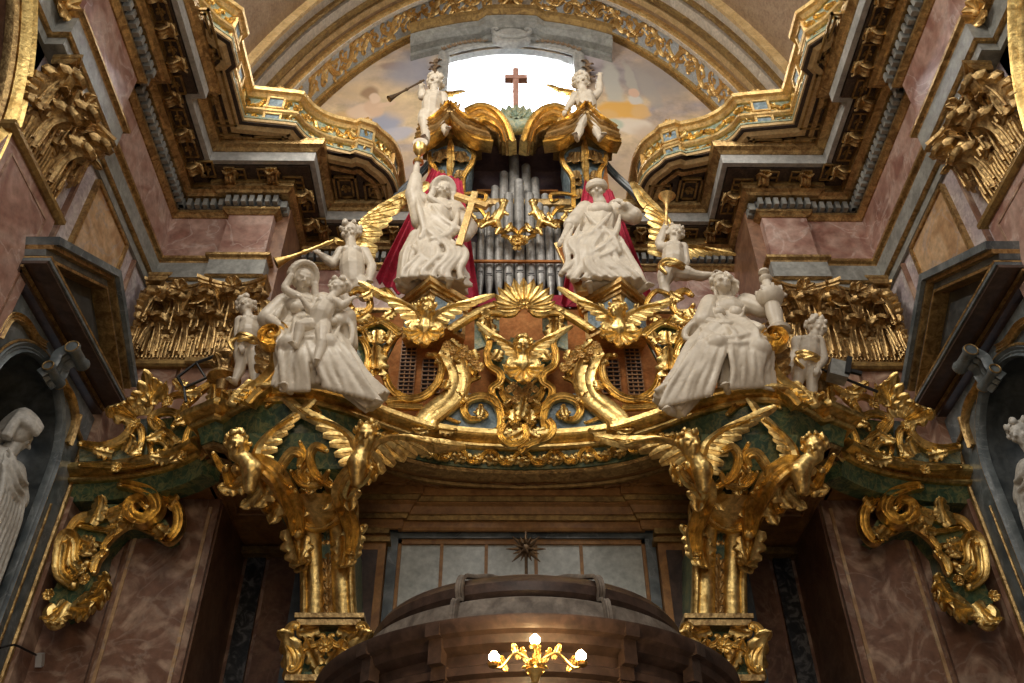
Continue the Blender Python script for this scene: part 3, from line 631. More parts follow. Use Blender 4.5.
# ---- end wall, lower storey
def endwall(s):
    b=lambda x0,x1:(min(s*x0,s*x1),max(s*x0,s*x1))
    g=MB(); x0,x1=b(3.72,5.6); g.box((x0,10.02,0),(x1,11.5,13.1)); p=struct(g,'wall_end_'+('left' if s<0 else 'right'),'russet2')
    g=MB(); x0,x1=b(3.74,4.72); g.box((x0,9.95,0),(x1,10.03,9.6)); q=struct(g,trim(),'russet')
    g=MB(); x0,x1=b(4.78,5.5); g.box((x0,9.97,0),(x1,10.03,9.6)); struct(g,trim(),'russet')
    g=MB()
    for x in (3.84,4.66): x0,x1=b(x-.02,x+.02); g.box((x0,9.93,0),(x1,9.96,7.3))
    g.build('inlay_line','amber',q,smooth=False)
    g=MB(); x0,x1=b(1.0,3.75); g.box((x0,11.3,0),(x1,11.5,13.1)); struct(g,trim(),'russet')
    g=MB(); x0,x1=b(3.42,3.66); g.box((x0,11.24,0),(x1,11.3,7.3)); struct(g,trim(),'breccia')
    g=MB(); x0,x1=b(2.7,3.36); g.box((x0,11.25,0),(x1,11.3,7.3)); struct(g,trim(),'russet2')
    g=MB(); x0,x1=b(2.5,3.72); g.box((x0,11.1,7.28),(x1,11.3,7.38)); struct(g,trim(),'gold_dull')
    g=MB(); x0,x1=b(2.06,2.62); g.box((x0,9.75,0),(x1,11.3,7.4)); struct(g,trim(),'slatedark')
    # folded corner capital zone backing
    g=MB(); x0,x1=b(3.8,5.48); g.box((x0,9.92,9.6),(x1,10.03,11.05)); struct(g,trim(),'gold_dull')
    g=MB(); sweep(g,[(s*5.6,9.62),(s*5.40,9.62),(s*5.40,9.93),(s*4.6,9.93),(s*4.6,9.87),(s*3.72,9.87),(s*3.72,10.1)],[(-.1,9.5),(.02,9.5),(.05,9.53),(.05,9.59),(.02,9.62),(-.1,9.62)],side=s); struct(g,trim(),'gold_dull')
both(endwall)
# upper part of the end wall behind the organ, under the lunette
g=MB(); g.box((-5.6,11.95,13.1),(5.6,12.05,13.5)); struct(g,trim(),'stuccoC')
g=MB(); g.box((-1.0,11.3,7.4),(1.0,11.5,13.1)); struct(g,trim(),'russet')
# door frame in the middle
g=MB(); g.box((-2.06,10.2,0),(2.06,10.5,7.4)); par=struct(g,'door_1','walnut')
g=MB(); g.box((-1.5,10.08,2.5),(1.5,10.22,6.92)); g.build('glazed_panel','panel',par,smooth=False)
g=MB()
for x in (-.97,-.43,.17,.72): g.box((x-.02,10.05,2.5),(x+.02,10.09,6.92))
g.box((-1.5,10.04,6.86),(1.5,10.09,6.92)); 
for x in (-1.5,1.46): g.box((x,10.04,2.5),(x+.04,10.09,6.92))
g.build('glazing_bar','wood',par,smooth=False)
g=MB(); g.box((-1.62,10.0,6.92),(1.62,10.2,7.05)); g.box((-1.62,10.0,2.5),(-1.5,10.2,6.92)); g.box((1.5,10.0,2.5),(1.62,10.2,6.92)); g.build('blue_frame','bluegrey' if 0 else 'slate',par,smooth=False)
for s in (1,-1):
    g=MB(); g.box((min(s*1.63,s*2.0),9.9,2.5),(max(s*1.63,s*2.0),10.2,6.95)); p=g.build('pilaster','wood',par,smooth=False)
    g=MB(); g.box((min(s*1.72,s*1.91),9.88,2.6),(max(s*1.72,s*1.91),9.91,6.7)); g.build('pilaster_panel','walnut',p,smooth=False)
    g=MB(); g.box((min(s*1.58,s*2.05),9.86,6.8),(max(s*1.58,s*2.05),10.2,6.86)); g.box((min(s*1.60,s*2.03),9.84,6.9),(max(s*1.60,s*2.03),10.2,6.97)); g.build('pilaster_cap','gold_dull',p,smooth=False)
dp=[(-2.12,10.2),(-2.12,9.9),(-1.5,9.9),(-1.5,9.95),(1.5,9.95),(1.5,9.9),(2.12,9.9),(2.12,10.2)]
for prof,m_ in (([(0,6.97),(.04,6.97),(.06,7.0),(.06,7.08),(0,7.1)],'wood'),([(0,7.08),(.10,7.08),(.12,7.12),(.12,7.15),(0,7.16)],'gold_dull'),([(0,7.14),(.14,7.14),(.18,7.22),(.22,7.24),(.22,7.27),(0,7.3)],'wood'),([(0,7.26),(.24,7.26),(.27,7.30),(.27,7.32),(0,7.33)],'gold_dull'),([(0,7.31),(.3,7.31),(.3,7.42),(0,7.42)],'wood')):
    g=MB(); sweep(g,dp,prof,side=-1); g.build('door_cornice',m_,par,smooth=False)
# ================================================================== CAPITALS
def capital(T,o,r,n,W,H,cols,m='gold2',rows=2,lw=None,volutes=(1,1),vscale=1):
    """composite pilaster capital on frame origin o (bottom middle of the face), r = right, n = outwards"""
    o=V(o);r=V(r).normalized();n=V(n).normalized();z=V((0,0,1)); lw=lw or W/cols*.62
    mb=MB(); rw=[]
    for h,f,w in ((0,.02,.5),(.5*H,.04,.5),(.8*H,.10,.52),(.86*H,.14,.54)): rw.append([o+z*h-r*W*w,o+z*h-r*W*w+n*f,o+z*h+r*W*w+n*f,o+z*h+r*W*w])
    mb.grid(rw,closed=True,cap=True); mb.build('bell',m,T,smooth=False)
    mb=MB(); k=int(W/.055)
    for i in range(k):
        x=-W*.48+W*.96*(i+.5)/k; a=o+r*x+z*.03+n*.035; b=o+r*x*1.02+z*(H*.26+.05*math.sin(i*1.7))+n*.05; mb.tube([a,a.lerp(b,.5)+n*.008,b],.018,6)
    mb.build('reeding',m,T)
    def lf(name,x,h0,L,w=lw,fwd=.04,tilt=.06):
        mb=MB(); leaf(mb,o+r*x+z*h0+n*fwd,z+n*tilt,n,L,w,2.35,7,thick=.22,nu=26,hood=True)
        mb.build(name,m,T)
        mb=MB()
        for sx in (-.5,.0,.5): q=[o+r*(x+sx*w)+z*(h0+.02)+n*(fwd+.03),o+r*(x+sx*w*.9)+z*(h0+L*.35)+n*(fwd+.055),o+r*(x+sx*w*.6)+z*(h0+L*.62)+n*(fwd+.09)]; mb.tube(crom(q,4),[.022,.018,.010],6)
        mb.build('leaf_rib',m,T)
    for i in range(cols): lf('acanthus_leaf',W*((i+.5)/cols-.5),H*.06,H*.56,w=lw*.95,fwd=.06)
    for i in range(cols+1): lf('acanthus_leaf',W*(i/cols-.5)*.94,H*.34,H*.56,w=lw*.9,fwd=.09)
    if rows>2:
        for i in range(cols): lf('acanthus_leaf',W*((i+.5)/cols-.5),H*.52,H*.42,w=lw*.7,fwd=.12,tilt=.25)
    for sx,on in zip((-1,1),volutes):
        if not on: continue
        mb=MB(); c=o+r*sx*W*.44+z*H*.80+n*.20; d=(n+r*sx).normalized(); q=.17*vscale*H/1.4
        nn=(n*1.0-r*sx*1.0).normalized()
        sp=[c+d*(q*(1-t*.8)*math.cos(t*11+PI))+z*(q*(1-t*.8)*math.sin(t*11+PI)) for t in [i/36 for i in range(37)]]
        st=[o+r*sx*W*.14+z*H*.52+n*.10,o+r*sx*W*.2+z*H*.74+n*.15]+[sp[0]]
        band(mb,crom([o+r*sx*W*.12+z*H*.50+n*.08,o+r*sx*W*.16+z*H*.68+n*.14,o+r*sx*W*.28+z*H*.84+n*.2,c+z*q*1.05-d*q*.3],5),n,.045,.06)
        band(mb,sp,nn,lambda t:.075*(1-.6*t),.09); mb.ell(c,q*.3); 
        leaf(mb,c-z*q*.9+d*.03,-z+d*.4,d,H*.22,.07,1.0,3); mb.build('volute',m,T)
    mb=MB(); rw=[]
    for h,f in ((.90,.20),(.93,.26),(.955,.26),(.965,.30),(1.0,.31)):
        row=[]
        for i in range(13):
            u=-1+2*i/12; row.append(o+z*H*h+r*u*(W*.5+f*.32)+n*(f*(.50+.62*u*u)))
        row=[row[0]-n*(row[0]-o).dot(n)]+row+[row[-1]-n*(row[-1]-o).dot(n)]
        rw.append(row)
    mb.grid(rw,closed=True,cap=True); mb.build('abacus',m,T,smooth=False)
    mb=MB(); rosette(mb,o+z*H*.91+n*.20,n-z*.3,H*.12,7); mb.build('rosette',m,T)
    mb=MB(); leaf(mb,o+z*H*.84+n*.17,-z+n*.4,n,H*.2,.05,.8,3)
    for sx in (-1,1): scroll(mb,o+r*sx*.03+z*H*.60+n*.13,o+r*sx*W*.2+z*H*.80+n*.16,n,.025,'S',sx)
    mb.build('inner_scrolls',m,T)
def caps(s):
    nm='left' if s<0 else 'right'
    T=root('pilaster_capital',(s*5.45,6.58,9.62),'large gilded acanthus capital on the pink marble pilaster, high on the %s wall'%nm,'capital')
    capital(T,(s*5.47,6.56,9.62),(0,1,0),(-s,0,0),1.0,1.36,2,'gold2',lw=.25,vscale=.9)
    T=root('pilaster_capital',(s*4.6,9.93,9.62),'broad gilded double capital in the %s corner of the end wall above the balcony wing'%nm,'capital')
    capital(T,(s*4.2,9.88,9.62),(1,0,0),(0,-1,0),.82,1.32,2,'gold2',lw=.22,vscale=.8)
    capital(T,(s*5.0,9.94,9.62),(1,0,0),(0,-1,0),.78,1.32,2,'gold2',lw=.21,vscale=.8)
    capital(T,(s*5.40,9.78,9.62),(0,1,0),(-s,0,0),.34,1.32,1,'gold2',lw=.18,vscale=.8)
both(caps)
for s in (-1,1):
    c=PX(66,6,-5.42); c=V((s*5.42,c.y,c.z)); mb=MB(); rosette(mb,c,(-s,0,-.3),.20,9,.9); rosette(mb,c+V((-s*.02,-.36,.1)),(-s,0,-.3),.16,7,.9)
    for k in range(5): leaf(mb,c+V((-s*.02,-.1-.1*k,-.1+.1*k)),(0,math.cos(k),math.sin(k)),(-s,0,0),.25,.08,.8,3)
    tag(mb.build('flower_boss','gold_pale',loc=c),'cluster of pale gilded flowers at the top %s corner beside the arch moulding'%('left' if s<0 else 'right'),'rosette')
# ================================================================== BALCONY
BC=[(0,9.13),(.6,9.08),(1.07,8.97),(1.5,8.74),(1.9,8.46),(2.2,8.29),(2.55,8.17),(2.95,8.20),(3.25,8.36),(3.45,8.55)]
BW=[(3.78,8.95),(4.05,9.16),(4.4,9.34),(4.95,9.50),(5.52,9.56)]
cr=lambda l,n=5:[(p.x,p.y) for p in crom([V((x,y,0)) for x,y in l],n)]
PB=cr(BC)+[(3.52,8.50),(3.82,8.68)]+cr(BW)
def bal_y(x):
    x=abs(x)
    for (a,b),(c,d) in zip(PB[:-1],PB[1:]):
        if c>a and a<=x<=c: return b+(d-b)*(x-a)/(c-a)
    return 9.13
mb=MB(); full=[(-x,y) for x,y in PB[::-1]]+PB[1:]
rows=[[V((x,y+.34,7.42)),V((x,11.3,7.42)),V((x,11.3,7.72)),V((x,y+.34,7.72))] for x,y in full]
mb.grid(rows,closed=True,cap=True); BAL=mb.build('balcony','wood',None,smooth=False,loc=(0,9.5,7.42)); tag(BAL,'long curved organ balcony with gilded edge moulding spanning the end wall below the pipes','balcony')
def bsw(prof,m,name,path=None,par=BAL):
    b=MB()
    pth=path or full
    sweep(b,pth,prof,side=-1); return b.build(name,m,par,smooth=False)
mainp=[p for p in full if abs(p[0])<=3.83]
MP=[(-.35,7.62),(.0,7.62),(.03,7.64),(.03,7.67),(.0,7.69),(.06,7.715),(.12,7.73),(.14,7.75),(.14,7.79),(.10,7.81),(.10,7.84),(-.35,7.84)]
CP=[(-.35,7.42),(-.12,7.42),(-.10,7.50),(-.05,7.62),(-.35,7.62)]; LBP=[(-.35,7.38),(-.16,7.38),(-.13,7.41),(-.16,7.44),(-.35,7.44)]
bsw(MP,'gold','edge_moulding',mainp); bsw(CP,'green','cove',mainp); bsw(LBP,'gold2','lower_bead',mainp)
for s in (-1,1):
    wp=[(s*x,y) for x,y in PB if x>=3.7 and y>8.9]; wp=wp if s>0 else wp[::-1]
    for pr_,m_,nm_,dz in ((MP,'gold','edge_moulding',-.20),(CP,'green','cove',-.20),([(-.3,7.60),(-.06,7.60),(-.06,7.80),(-.3,7.80)],'green','wing_fascia',.02)):
        bsw([(o_,z_+dz) for o_,z_ in pr_],m_,nm_,wp)
for s in (-1,1):
    pth=[(s*x,y) for x,y in PB if 2.0<=x<=3.5]
    b=MB(); sweep(b,pth,[(-.9,7.12),(-.30,7.12),(-.2,7.2),(-.13,7.36),(-.05,7.62),(-.9,7.62)],side=-s); b.build('bulge_cove','green',BAL,smooth=True)
    b=MB(); sweep(b,pth,[(-.5,7.07),(-.28,7.07),(-.24,7.10),(-.28,7.14),(-.5,7.14)],side=-s); b.build('bulge_bead','gold2',BAL,smooth=False)
mb=MB(); ins=[(p+n*(.5)) for p,n in plan_frames(full)]
mb.tube([V((p.x,p.y,7.41)) for p in ins],.035,6); mb.box((-2.0,9.8,7.38),(2.0,9.88,7.42))
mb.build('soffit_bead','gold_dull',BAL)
# shallow relief on the underside
for x in (-1.3,0,1.3):
    mb=MB(); c=V((x,9.55,7.415))
    for k in (-1,1):
        scroll(mb,c+V((k*.08,-.05,0)),c+V((k*.42,.05,0)),(0,0,-1),.018,'S',k,d=.015,tip=False)
        leaf(mb,c+V((k*.1,0,0)),(k,.4,0),(0,0,-1),.22,.05,.3,3); 
    rosette(mb,c,(0,0,-1),.07,6,.3); mb.build('soffit_relief','wood',BAL)
for s in (-1,1):
    mb=MB()
    for q0,q1 in (((2.75,9.3),(3.55,9.25)),((2.75,10.3),(3.6,10.3)),((2.75,9.3),(2.75,10.3)),((3.55,9.25),(3.6,10.3)),((2.9,9.45),(3.42,9.4)),((2.9,10.15),(3.45,10.15)),((2.9,9.45),(2.9,10.15)),((3.42,9.4),(3.45,10.15)),((3.7,9.5),(3.75,11.2))):
        mb.tube([V((s*q0[0],q0[1],7.41)),V((s*q1[0],q1[1],7.41))],.025,6)
    mb.build('soffit_coffer','wood',BAL)
# acanthus frieze hanging under the front edge
mb=MB(); 
for s in (-1,1):
    for i in range(9):
        x=.10+i*.19; y=bal_y(x)+.0; c=V((s*x,y+.06,7.53)); t=V((s*.19,bal_y(x+.19)-y,0)).normalized(); n=V((0,-1,-.25)) 
        k=1 if i%2 else -1
        scroll(mb,c-t*.10+V((0,0,-.07*k)),c+t*.10+V((0,0,.07*k)),n,.028,'S',k*s,d=.035)
        leaf(mb,c,t*s+V((0,0,-.3)),n,.22,.06,.9,3); leaf(mb,c+V((0,0,.03)),-t*s+V((0,0,-.5)),n,.16,.045,.9,3)
mb.build('hanging_acanthus','gold',BAL)
# volutes and leaves wrapping the moulding above each bracket
def S1(cx,cy,Y): return P(340+cx/4.016,280+cy/4.016,Y)
def YP(px): 
    t=min(1,abs(px-525)/170); return 9.06-.55*t*t
def Q(cx,cy,dy=0):  # point on the parapet surface from the crop of the left half
    px=340+cx/4.016; return S1(cx,cy,YP(px)+dy)
NF=V((0,-1,-.12))
FR=V((0,-1,-.35)).normalized()
# ---- carved openwork parapet (left half measured, right half mirrored)
PAR=root('organ_parapet',(0,9.2,7.84),'tall gilded openwork parapet of scrolls, consoles and flowers in front of the organ','parapet')
def both_build(mb,name,m):
    for mir in (1,-1):
        o=mb.build(name,m,PAR,mir=mir)
def gs(pts,w,name='scroll',m='gold',d=None,dy=0,volute=True,n=NF,taper=True):
    mb=MB(); q=crom([Q(*p,dy) for p in pts],7)
    wf=(lambda t:w*(.45+.55*math.sin(PI*min(max(t,.02),.98))**.6)) if taper else (lambda t:w)
    band(mb,q,n,wf,d or w*.9)
    if volute:
        mb.ell(q[-1]+V((0,-.02,0)),w*.7,8,6); mb.ell(q[0]+V((0,-.02,0)),w*.7,8,6)
    both_build(mb,name,m)
# dark green ground plates
for pts,m_ in (([(430,470),(520,455),(600,470),(680,560),(700,610),(340,610),(380,520)],'bluegrey'),([(600,250),(770,230),(770,640),(720,600),(660,520),(610,440),(640,390),(600,340)],'green'),([(60,200),(150,180),(235,220),(180,330),(110,390),(70,300)],'green'),([(540,150),(640,110),(640,200),(600,260),(540,280)],'greenpale')):
    mb=MB(); mb.prism([Q(*p,.06) for p in pts],(0,.05,0)); both_build(mb,'ground_plate',m_)
gs([(215,235),(178,300),(178,370),(205,440),(265,478),(330,470),(385,425),(408,360),(390,310),(355,305)],.055)
gs([(395,300),(455,330),(478,400),(455,470),(395,520),(352,560),(345,605)],.15,'broad_scroll',d=.07,taper=False,volute=False)
gs([(420,300),(480,320),(520,350),(545,385),(540,352)],.045)
gs([(560,395),(520,410),(495,470),(470,455)],.035)
gs([(478,380),(500,430),(480,475),(450,500),(430,520),(380,560)],.035)
gs([(560,560),(520,560),(498,525),(515,485),(570,470),(620,490),(645,545),(640,600),(600,615)],.06)
gs([(540,535),(565,520),(590,540),(575,560)],.025)
gs([(570,140),(575,200),(600,250),(590,300),(600,345),(640,375),(645,410),(610,440),(625,490),(690,545),(730,610),(770,650)],.055)
gs([(640,440),(660,480),(720,530),(760,560)],.035)
gs([(690,420),(660,400),(650,440),(680,470),(740,500)],.03)
gs([(60,235),(95,250),(115,300),(110,350),(112,400)],.045,'console_side')
gs([(235,225),(200,255),(172,300),(165,350),(178,400)],.045,'console_side')
gs([(70,200),(110,180),(160,172),(200,190),(240,225)],.05,'console_cap',taper=False)
gs([(80,190),(160,160),(245,205)],.03,'console_cap',m='gold2',taper=False)
gs([(440,205),(500,165),(560,130),(600,112),(650,100)],.065,'handrail',taper=False,volute=False,n=V((0,-1,.3)))
gs([(180,488),(230,480),(290,478)],.04,'base_block',taper=False,volute=False); gs([(190,505),(260,510),(330,512)],.045,'base_block',taper=False,volute=False)
gs([(330,575),(365,560),(400,545),(440,560),(480,575)],.03,'base_scroll')
gs([(660,560),(690,540),(700,580),(670,600)],.04)
gs([(120,60),(180,40),(215,70),(235,120)],.035,'scroll'); gs([(45,60),(70,40),(110,60),(120,110),(90,140)],.05,'scroll'); gs([(40,100),(80,150),(120,150),(150,180)],.045,'scroll')
# acanthus leaves scattered along the scrollwork
def lv(x,y,dx,dy,L,W,curl=.9,name='acanthus_leaf',m='gold',lobes=4,off=-.05):
    mb=MB(); a=Q(x,y,off); b=Q(x+dx,y+dy,off); leaf(mb,a,b-a,NF,L,W,curl,lobes); both_build(mb,name,m)
for a in [(150,380,-5,-160,.42,.12),(150,200,0,120,.30,.10),(150,300,0,90,.3,.09),(120,250,-30,-60,.2,.06),(185,250,30,-60,.2,.06),
          (110,130,-80,60,.3,.09),(180,150,60,-40,.25,.07),(60,110,-40,80,.25,.08),(90,70,60,-30,.2,.07),
          (520,330,60,30,.22,.06),(500,300,-60,40,.22,.06),(470,270,70,50,.25,.07),(440,240,60,60,.25,.07),(530,280,20,60,.22,.07),(560,330,-10,50,.2,.06),
          (640,280,-30,60,.25,.08),(610,230,-20,-80,.3,.09),(580,200,10,-80,.3,.09),(560,540,10,-50,.15,.05),(430,400,-20,70,.2,.06),
          (480,450,30,50,.2,.06),(700,520,40,60,.22,.06),(740,600,-60,-30,.2,.06),(690,480,-40,40,.16,.05),(350,600,-60,10,.22,.06),(400,600,70,10,.22,.06),(640,600,60,20,.22,.07),(760,520,0,90,.3,.09)]: lv(*a)
for i,(x,y) in enumerate([(455,285),(490,300),(520,310),(540,330),(500,275),(560,355),(430,260),(680,440),(710,455),(735,470),(700,425),(745,445),(760,480),(725,500)]):
    mb=MB(); rosette(mb,Q(x,y,-.08),NF,.055,6,.8); both_build(mb,'flower','gold_pale')
# crest shell in the centre
mb=MB(); c=P(524,307,8.86)
for k in range(13):
    a=math.radians(-12+204*k/12); d=V((math.cos(a),0,math.sin(a))); leaf(mb,c+d*.06,d,V((0,-1,0)),.36+.06*math.sin(a),.062,.7,2,thick=.25,nu=12)
mb.build('crest_shell','gold',PAR)
mb=MB(); rosette(mb,c+V((0,-.07,-.03)),(0,-1,0),.10,7)
for sx in (-1,1):
    scroll(mb,c+V((sx*.10,-.05,-.12)),c+V((sx*.50,-.02,-.20)),(0,-1,0),.04,'S',sx); leaf(mb,c+V((sx*.3,0,-.15)),(sx,0,.3),(0,-1,0),.25,.07,.8,3)
mb.build('crest_scrolls','gold',PAR)
# big crossing scroll at the foot of the cartouche, over the moulding
mb=MB(); pts=[P(548,420,8.75),P(553,428,8.72),P(548,438,8.7),P(530,445,8.7),P(520,452,8.72)]; band(mb,crom(pts,6),NF,.045,.05)
pts=[P(505,424,8.78),P(500,436,8.72),P(512,446,8.7),P(526,438,8.7),P(524,425,8.76)]; band(mb,crom(pts,6),NF,.04,.05)
for a,b,L in (((524,430),(505,442),.3),((524,430),(545,445),.3),((524,432),(525,450),.3),((520,415),(524,400),.25)): 
    A=P(*a,8.75);leaf(mb,A,P(*b,8.72)-A,NF,L,.08,.8,4)
mb.build('foot_scroll','gold',PAR)
for x0 in (472,574,430,616): # clasps over the edge moulding
    pass
# wood screen wall with grilles behind the parapet
mb=MB(); mb.box((-2.6,9.45,7.73),(2.6,9.5,10.1)); SCR=mb.build('organ_base_screen','casewood',smooth=False,loc=(0,9.45,7.7)); tag(SCR,'orange wooden screen with square lattice grilles behind the gilded parapet','screen')
for s in (-1,1):
  for (x0,x1,z0,z1) in ((1.06,1.30,8.68,9.25),(1.40,1.60,8.6,9.9)):
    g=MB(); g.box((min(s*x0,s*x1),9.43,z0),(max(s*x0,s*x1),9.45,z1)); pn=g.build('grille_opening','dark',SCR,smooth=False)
    g=MB(); n=int((x1-x0)/.065)
    for i in range(n+1): x=x0+(x1-x0)*i/n; g.box((s*x-.008,9.415,z0),(s*x+.008,9.43,z1))
    n=int((z1-z0)/.065)
    for i in range(n+1): z=z0+(z1-z0)*i/n; g.box((min(s*x0,s*x1),9.405,z-.008),(max(s*x0,s*x1),9.42,z+.008))
    g.build('lattice','wood',pn,smooth=False)
# green balcony front behind the statues and low parapet over the bulges
def volute_block(s):
    T=root('gilded_volute',(s*3.1,8.5,7.84),'large gilded S-shaped volute supporting the seated marble figure on the %s'%('left' if s<0 else 'right'),'volute')
    def Z(cx,cy,Y=8.12): p=P(220+cx/3.25,210+cy/3.25,Y); return p
    f=lambda nm,pts,w,d=.12,m='gold':(lambda mb:(band(mb,crom(pts,7),NF,w,d),mb.build(nm,m,T,mir=1 if s<0 else -1)))(MB())
    f('scroll_body',[Z(180,395),Z(205,430),Z(200,480),Z(185,530),Z(150,570),Z(110,600),Z(85,630)],.12)
    ce=Z(170,418,8.0); sp=[ce+V((.165*(1-.8*t)*math.cos(1.2-t*10),-.02*t*3,.165*(1-.8*t)*math.sin(1.2-t*10))) for t in [i/40 for i in range(41)]]
    mb=MB(); band(mb,sp,(0,-1,0),lambda t:.06*(1-.5*t),.12); mb.ell(ce-V((0,.06,0)),.055); mb.build('upper_volute','gold',T,mir=1 if s<0 else -1)
    mb=MB()
    for k in range(4):
        a=Z(150-22*k,560+18*k,8.2); leaf(mb,a,V((-.5,-.1,-.6+.2*k)),NF,.30,.09,1.3,4)
        a=Z(120-14*k,575+14*k,8.12); mb.tube(crom([a,a+V((-.08,-.05,.02)),a+V((-.12,-.05,-.08)),a+V((-.04,-.06,-.12))],5),[.05,.04,.03],8)
    mb.build('acanthus_foot','gold',T,mir=1 if s<0 else -1)
    mb=MB()
    for k in range(3): leaf(mb,Z(185,470+30*k,8.3),V((-.9,-.1,.2)),NF,.28,.08,.9,3)
    mb.build('acanthus_leaf','gold2',T,mir=1 if s<0 else -1)
both(volute_block)
# ---- wings of the balcony
def S2(cx,cy,Y): return P(70+cx/4.27,360+cy/4.27,Y)
def wingparapet(s):
    nm='left' if s<0 else 'right'; mir=1 if s<0 else -1
    T=root('wing_parapet',(s*4.6,9.4,7.84),'gilded scrollwork parapet with shell-shaped cup on the %s wing of the balcony'%nm,'parapet')
    def YW(cx): 
        px=70+cx/4.27; return 9.42-.0042*max(0,px-120)
    Z=lambda x,y,d=0:S2(x,y,YW(x)+d)
    def sc(nm,pts,w,d=None,dy=-.04,m='gold',n=NF):
        mb=MB(); q=crom([Z(*p,dy) for p in pts],6); band(mb,q,n,lambda t:w*(.5+.5*math.sin(PI*min(max(t,.03),.97))**.6),d or w); mb.ell(q[-1],w*.6,8,6); mb.ell(q[0],w*.6,8,6); mb.build(nm,m,T,mir=mir)
    for pts,m_ in (([(40,380),(160,395),(250,350),(330,320),(330,420),(220,432),(40,432)],'greenpale'),([(330,260),(470,240),(620,230),(600,400),(430,440),(330,430)],'green'),([(230,260),(330,250),(330,330),(230,380)],'bluegrey')):
        mb=MB(); mb.prism([Z(*p,.05) for p in pts],(0,.05,0)); mb.build('ground_plate',m_,T,mir=mir,smooth=False)
    sc('rail',[(45,360),(130,375),(210,355),(260,310),(265,260),(240,230)],.075)
    sc('scroll',[(200,235),(250,270),(300,290),(310,340),(300,400)],.05)
    sc('scroll',[(350,400),(345,350),(395,345),(420,375),(400,400),(375,390)],.05)
    sc('scroll',[(440,290),(465,250),(440,225),(390,225),(350,250),(370,290),(430,320),(460,370)],.055)
    sc('scroll',[(340,240),(375,260),(400,285),(380,300)],.035)
    sc('oval_frame',[(560,240),(515,290),(495,350),(500,400),(545,390),(600,330),(625,270),(615,225),(570,225),(545,250)],.05)
    sc('oval_frame',[(480,230),(520,160),(590,110),(620,60)],.055)
    sc('scroll',[(470,240),(500,190),(540,150),(520,120),(490,150)],.05)
    sc('scroll',[(590,250),(640,180),(630,120),(600,60)],.05)
    sc('scroll',[(400,200),(430,160),(480,150),(520,180)],.045)
    sc('base_moulding',[(40,450),(200,455),(330,440),(440,410)],.04)
    # cup-shaped shell
    mb=MB()
    for k in range(7):
        t=k/6; a=Z(270+40*t,250-20*t,-.1); b=Z(160+190*t,215-160*t+30*math.sin(PI*t),-.28); 
        leaf(mb,a,b-a,V((-.3,-1,-.2)),(b-a).length*1.08,.10,.9,3,thick=.3)
    mb.build('shell_cup','gold',T,mir=mir)
    mb=MB()
    for k in range(4):
        a=Z(345,190-8*k,-.16); b=Z(330+40*k,60+14*k,-.24); leaf(mb,a,b-a,NF,(b-a).length,.09,1.1,4)
    mb.build('cup_leaves','gold',T,mir=mir)
    rng=random.Random(11)
    mb=MB()
    for (x,y,dx,dy) in [(180,400,-60,-10),(230,390,40,-60),(300,350,-40,60),(430,330,40,60),(400,300,-60,40),(480,380,-40,50),(450,250,60,-60),(520,230,-60,40),(600,180,20,-80),(560,130,-80,20),(500,120,-60,-30),(370,180,-30,-60),(340,160,40,-60),(600,90,60,-20),(540,200,60,10),(420,420,-60,0),(560,380,30,40)]:
        a=Z(x,y,-.08); b=Z(x+dx,y+dy,-.1); leaf(mb,a,b-a,NF,.24,.075,1.0,4)
    mb.build('acanthus_leaves','gold',T,mir=mir)
    for x,y in ((280,270),(200,460),(480,410),(420,180)):
        mb=MB(); rosette(mb,Z(x,y,-.12),NF,.07,6); mb.build('flower','gold',T,mir=mir)
    # little pedestal urn beside the seated group
    mb=MB(); c=P(226,372,8.9); mb.lathe(c,[(.001,.28),(.16,.28),(.20,.22),(.20,.18),(.11,.12),(.12,-.02),(.20,-.08),(.21,-.12),(.09,-.16),(.07,-.3),(.001,-.3)],20)
    for k in range(6): a=k*PI/3; leaf(mb,c+V((.1*math.cos(a),.1*math.sin(a),-.05)),V((math.cos(a)*.3,math.sin(a)*.3,1)),V((math.cos(a),math.sin(a),0)),.25,.07,1.2,3)
    mb.build('urn','gold2',T,mir=mir)
both(wingparapet)
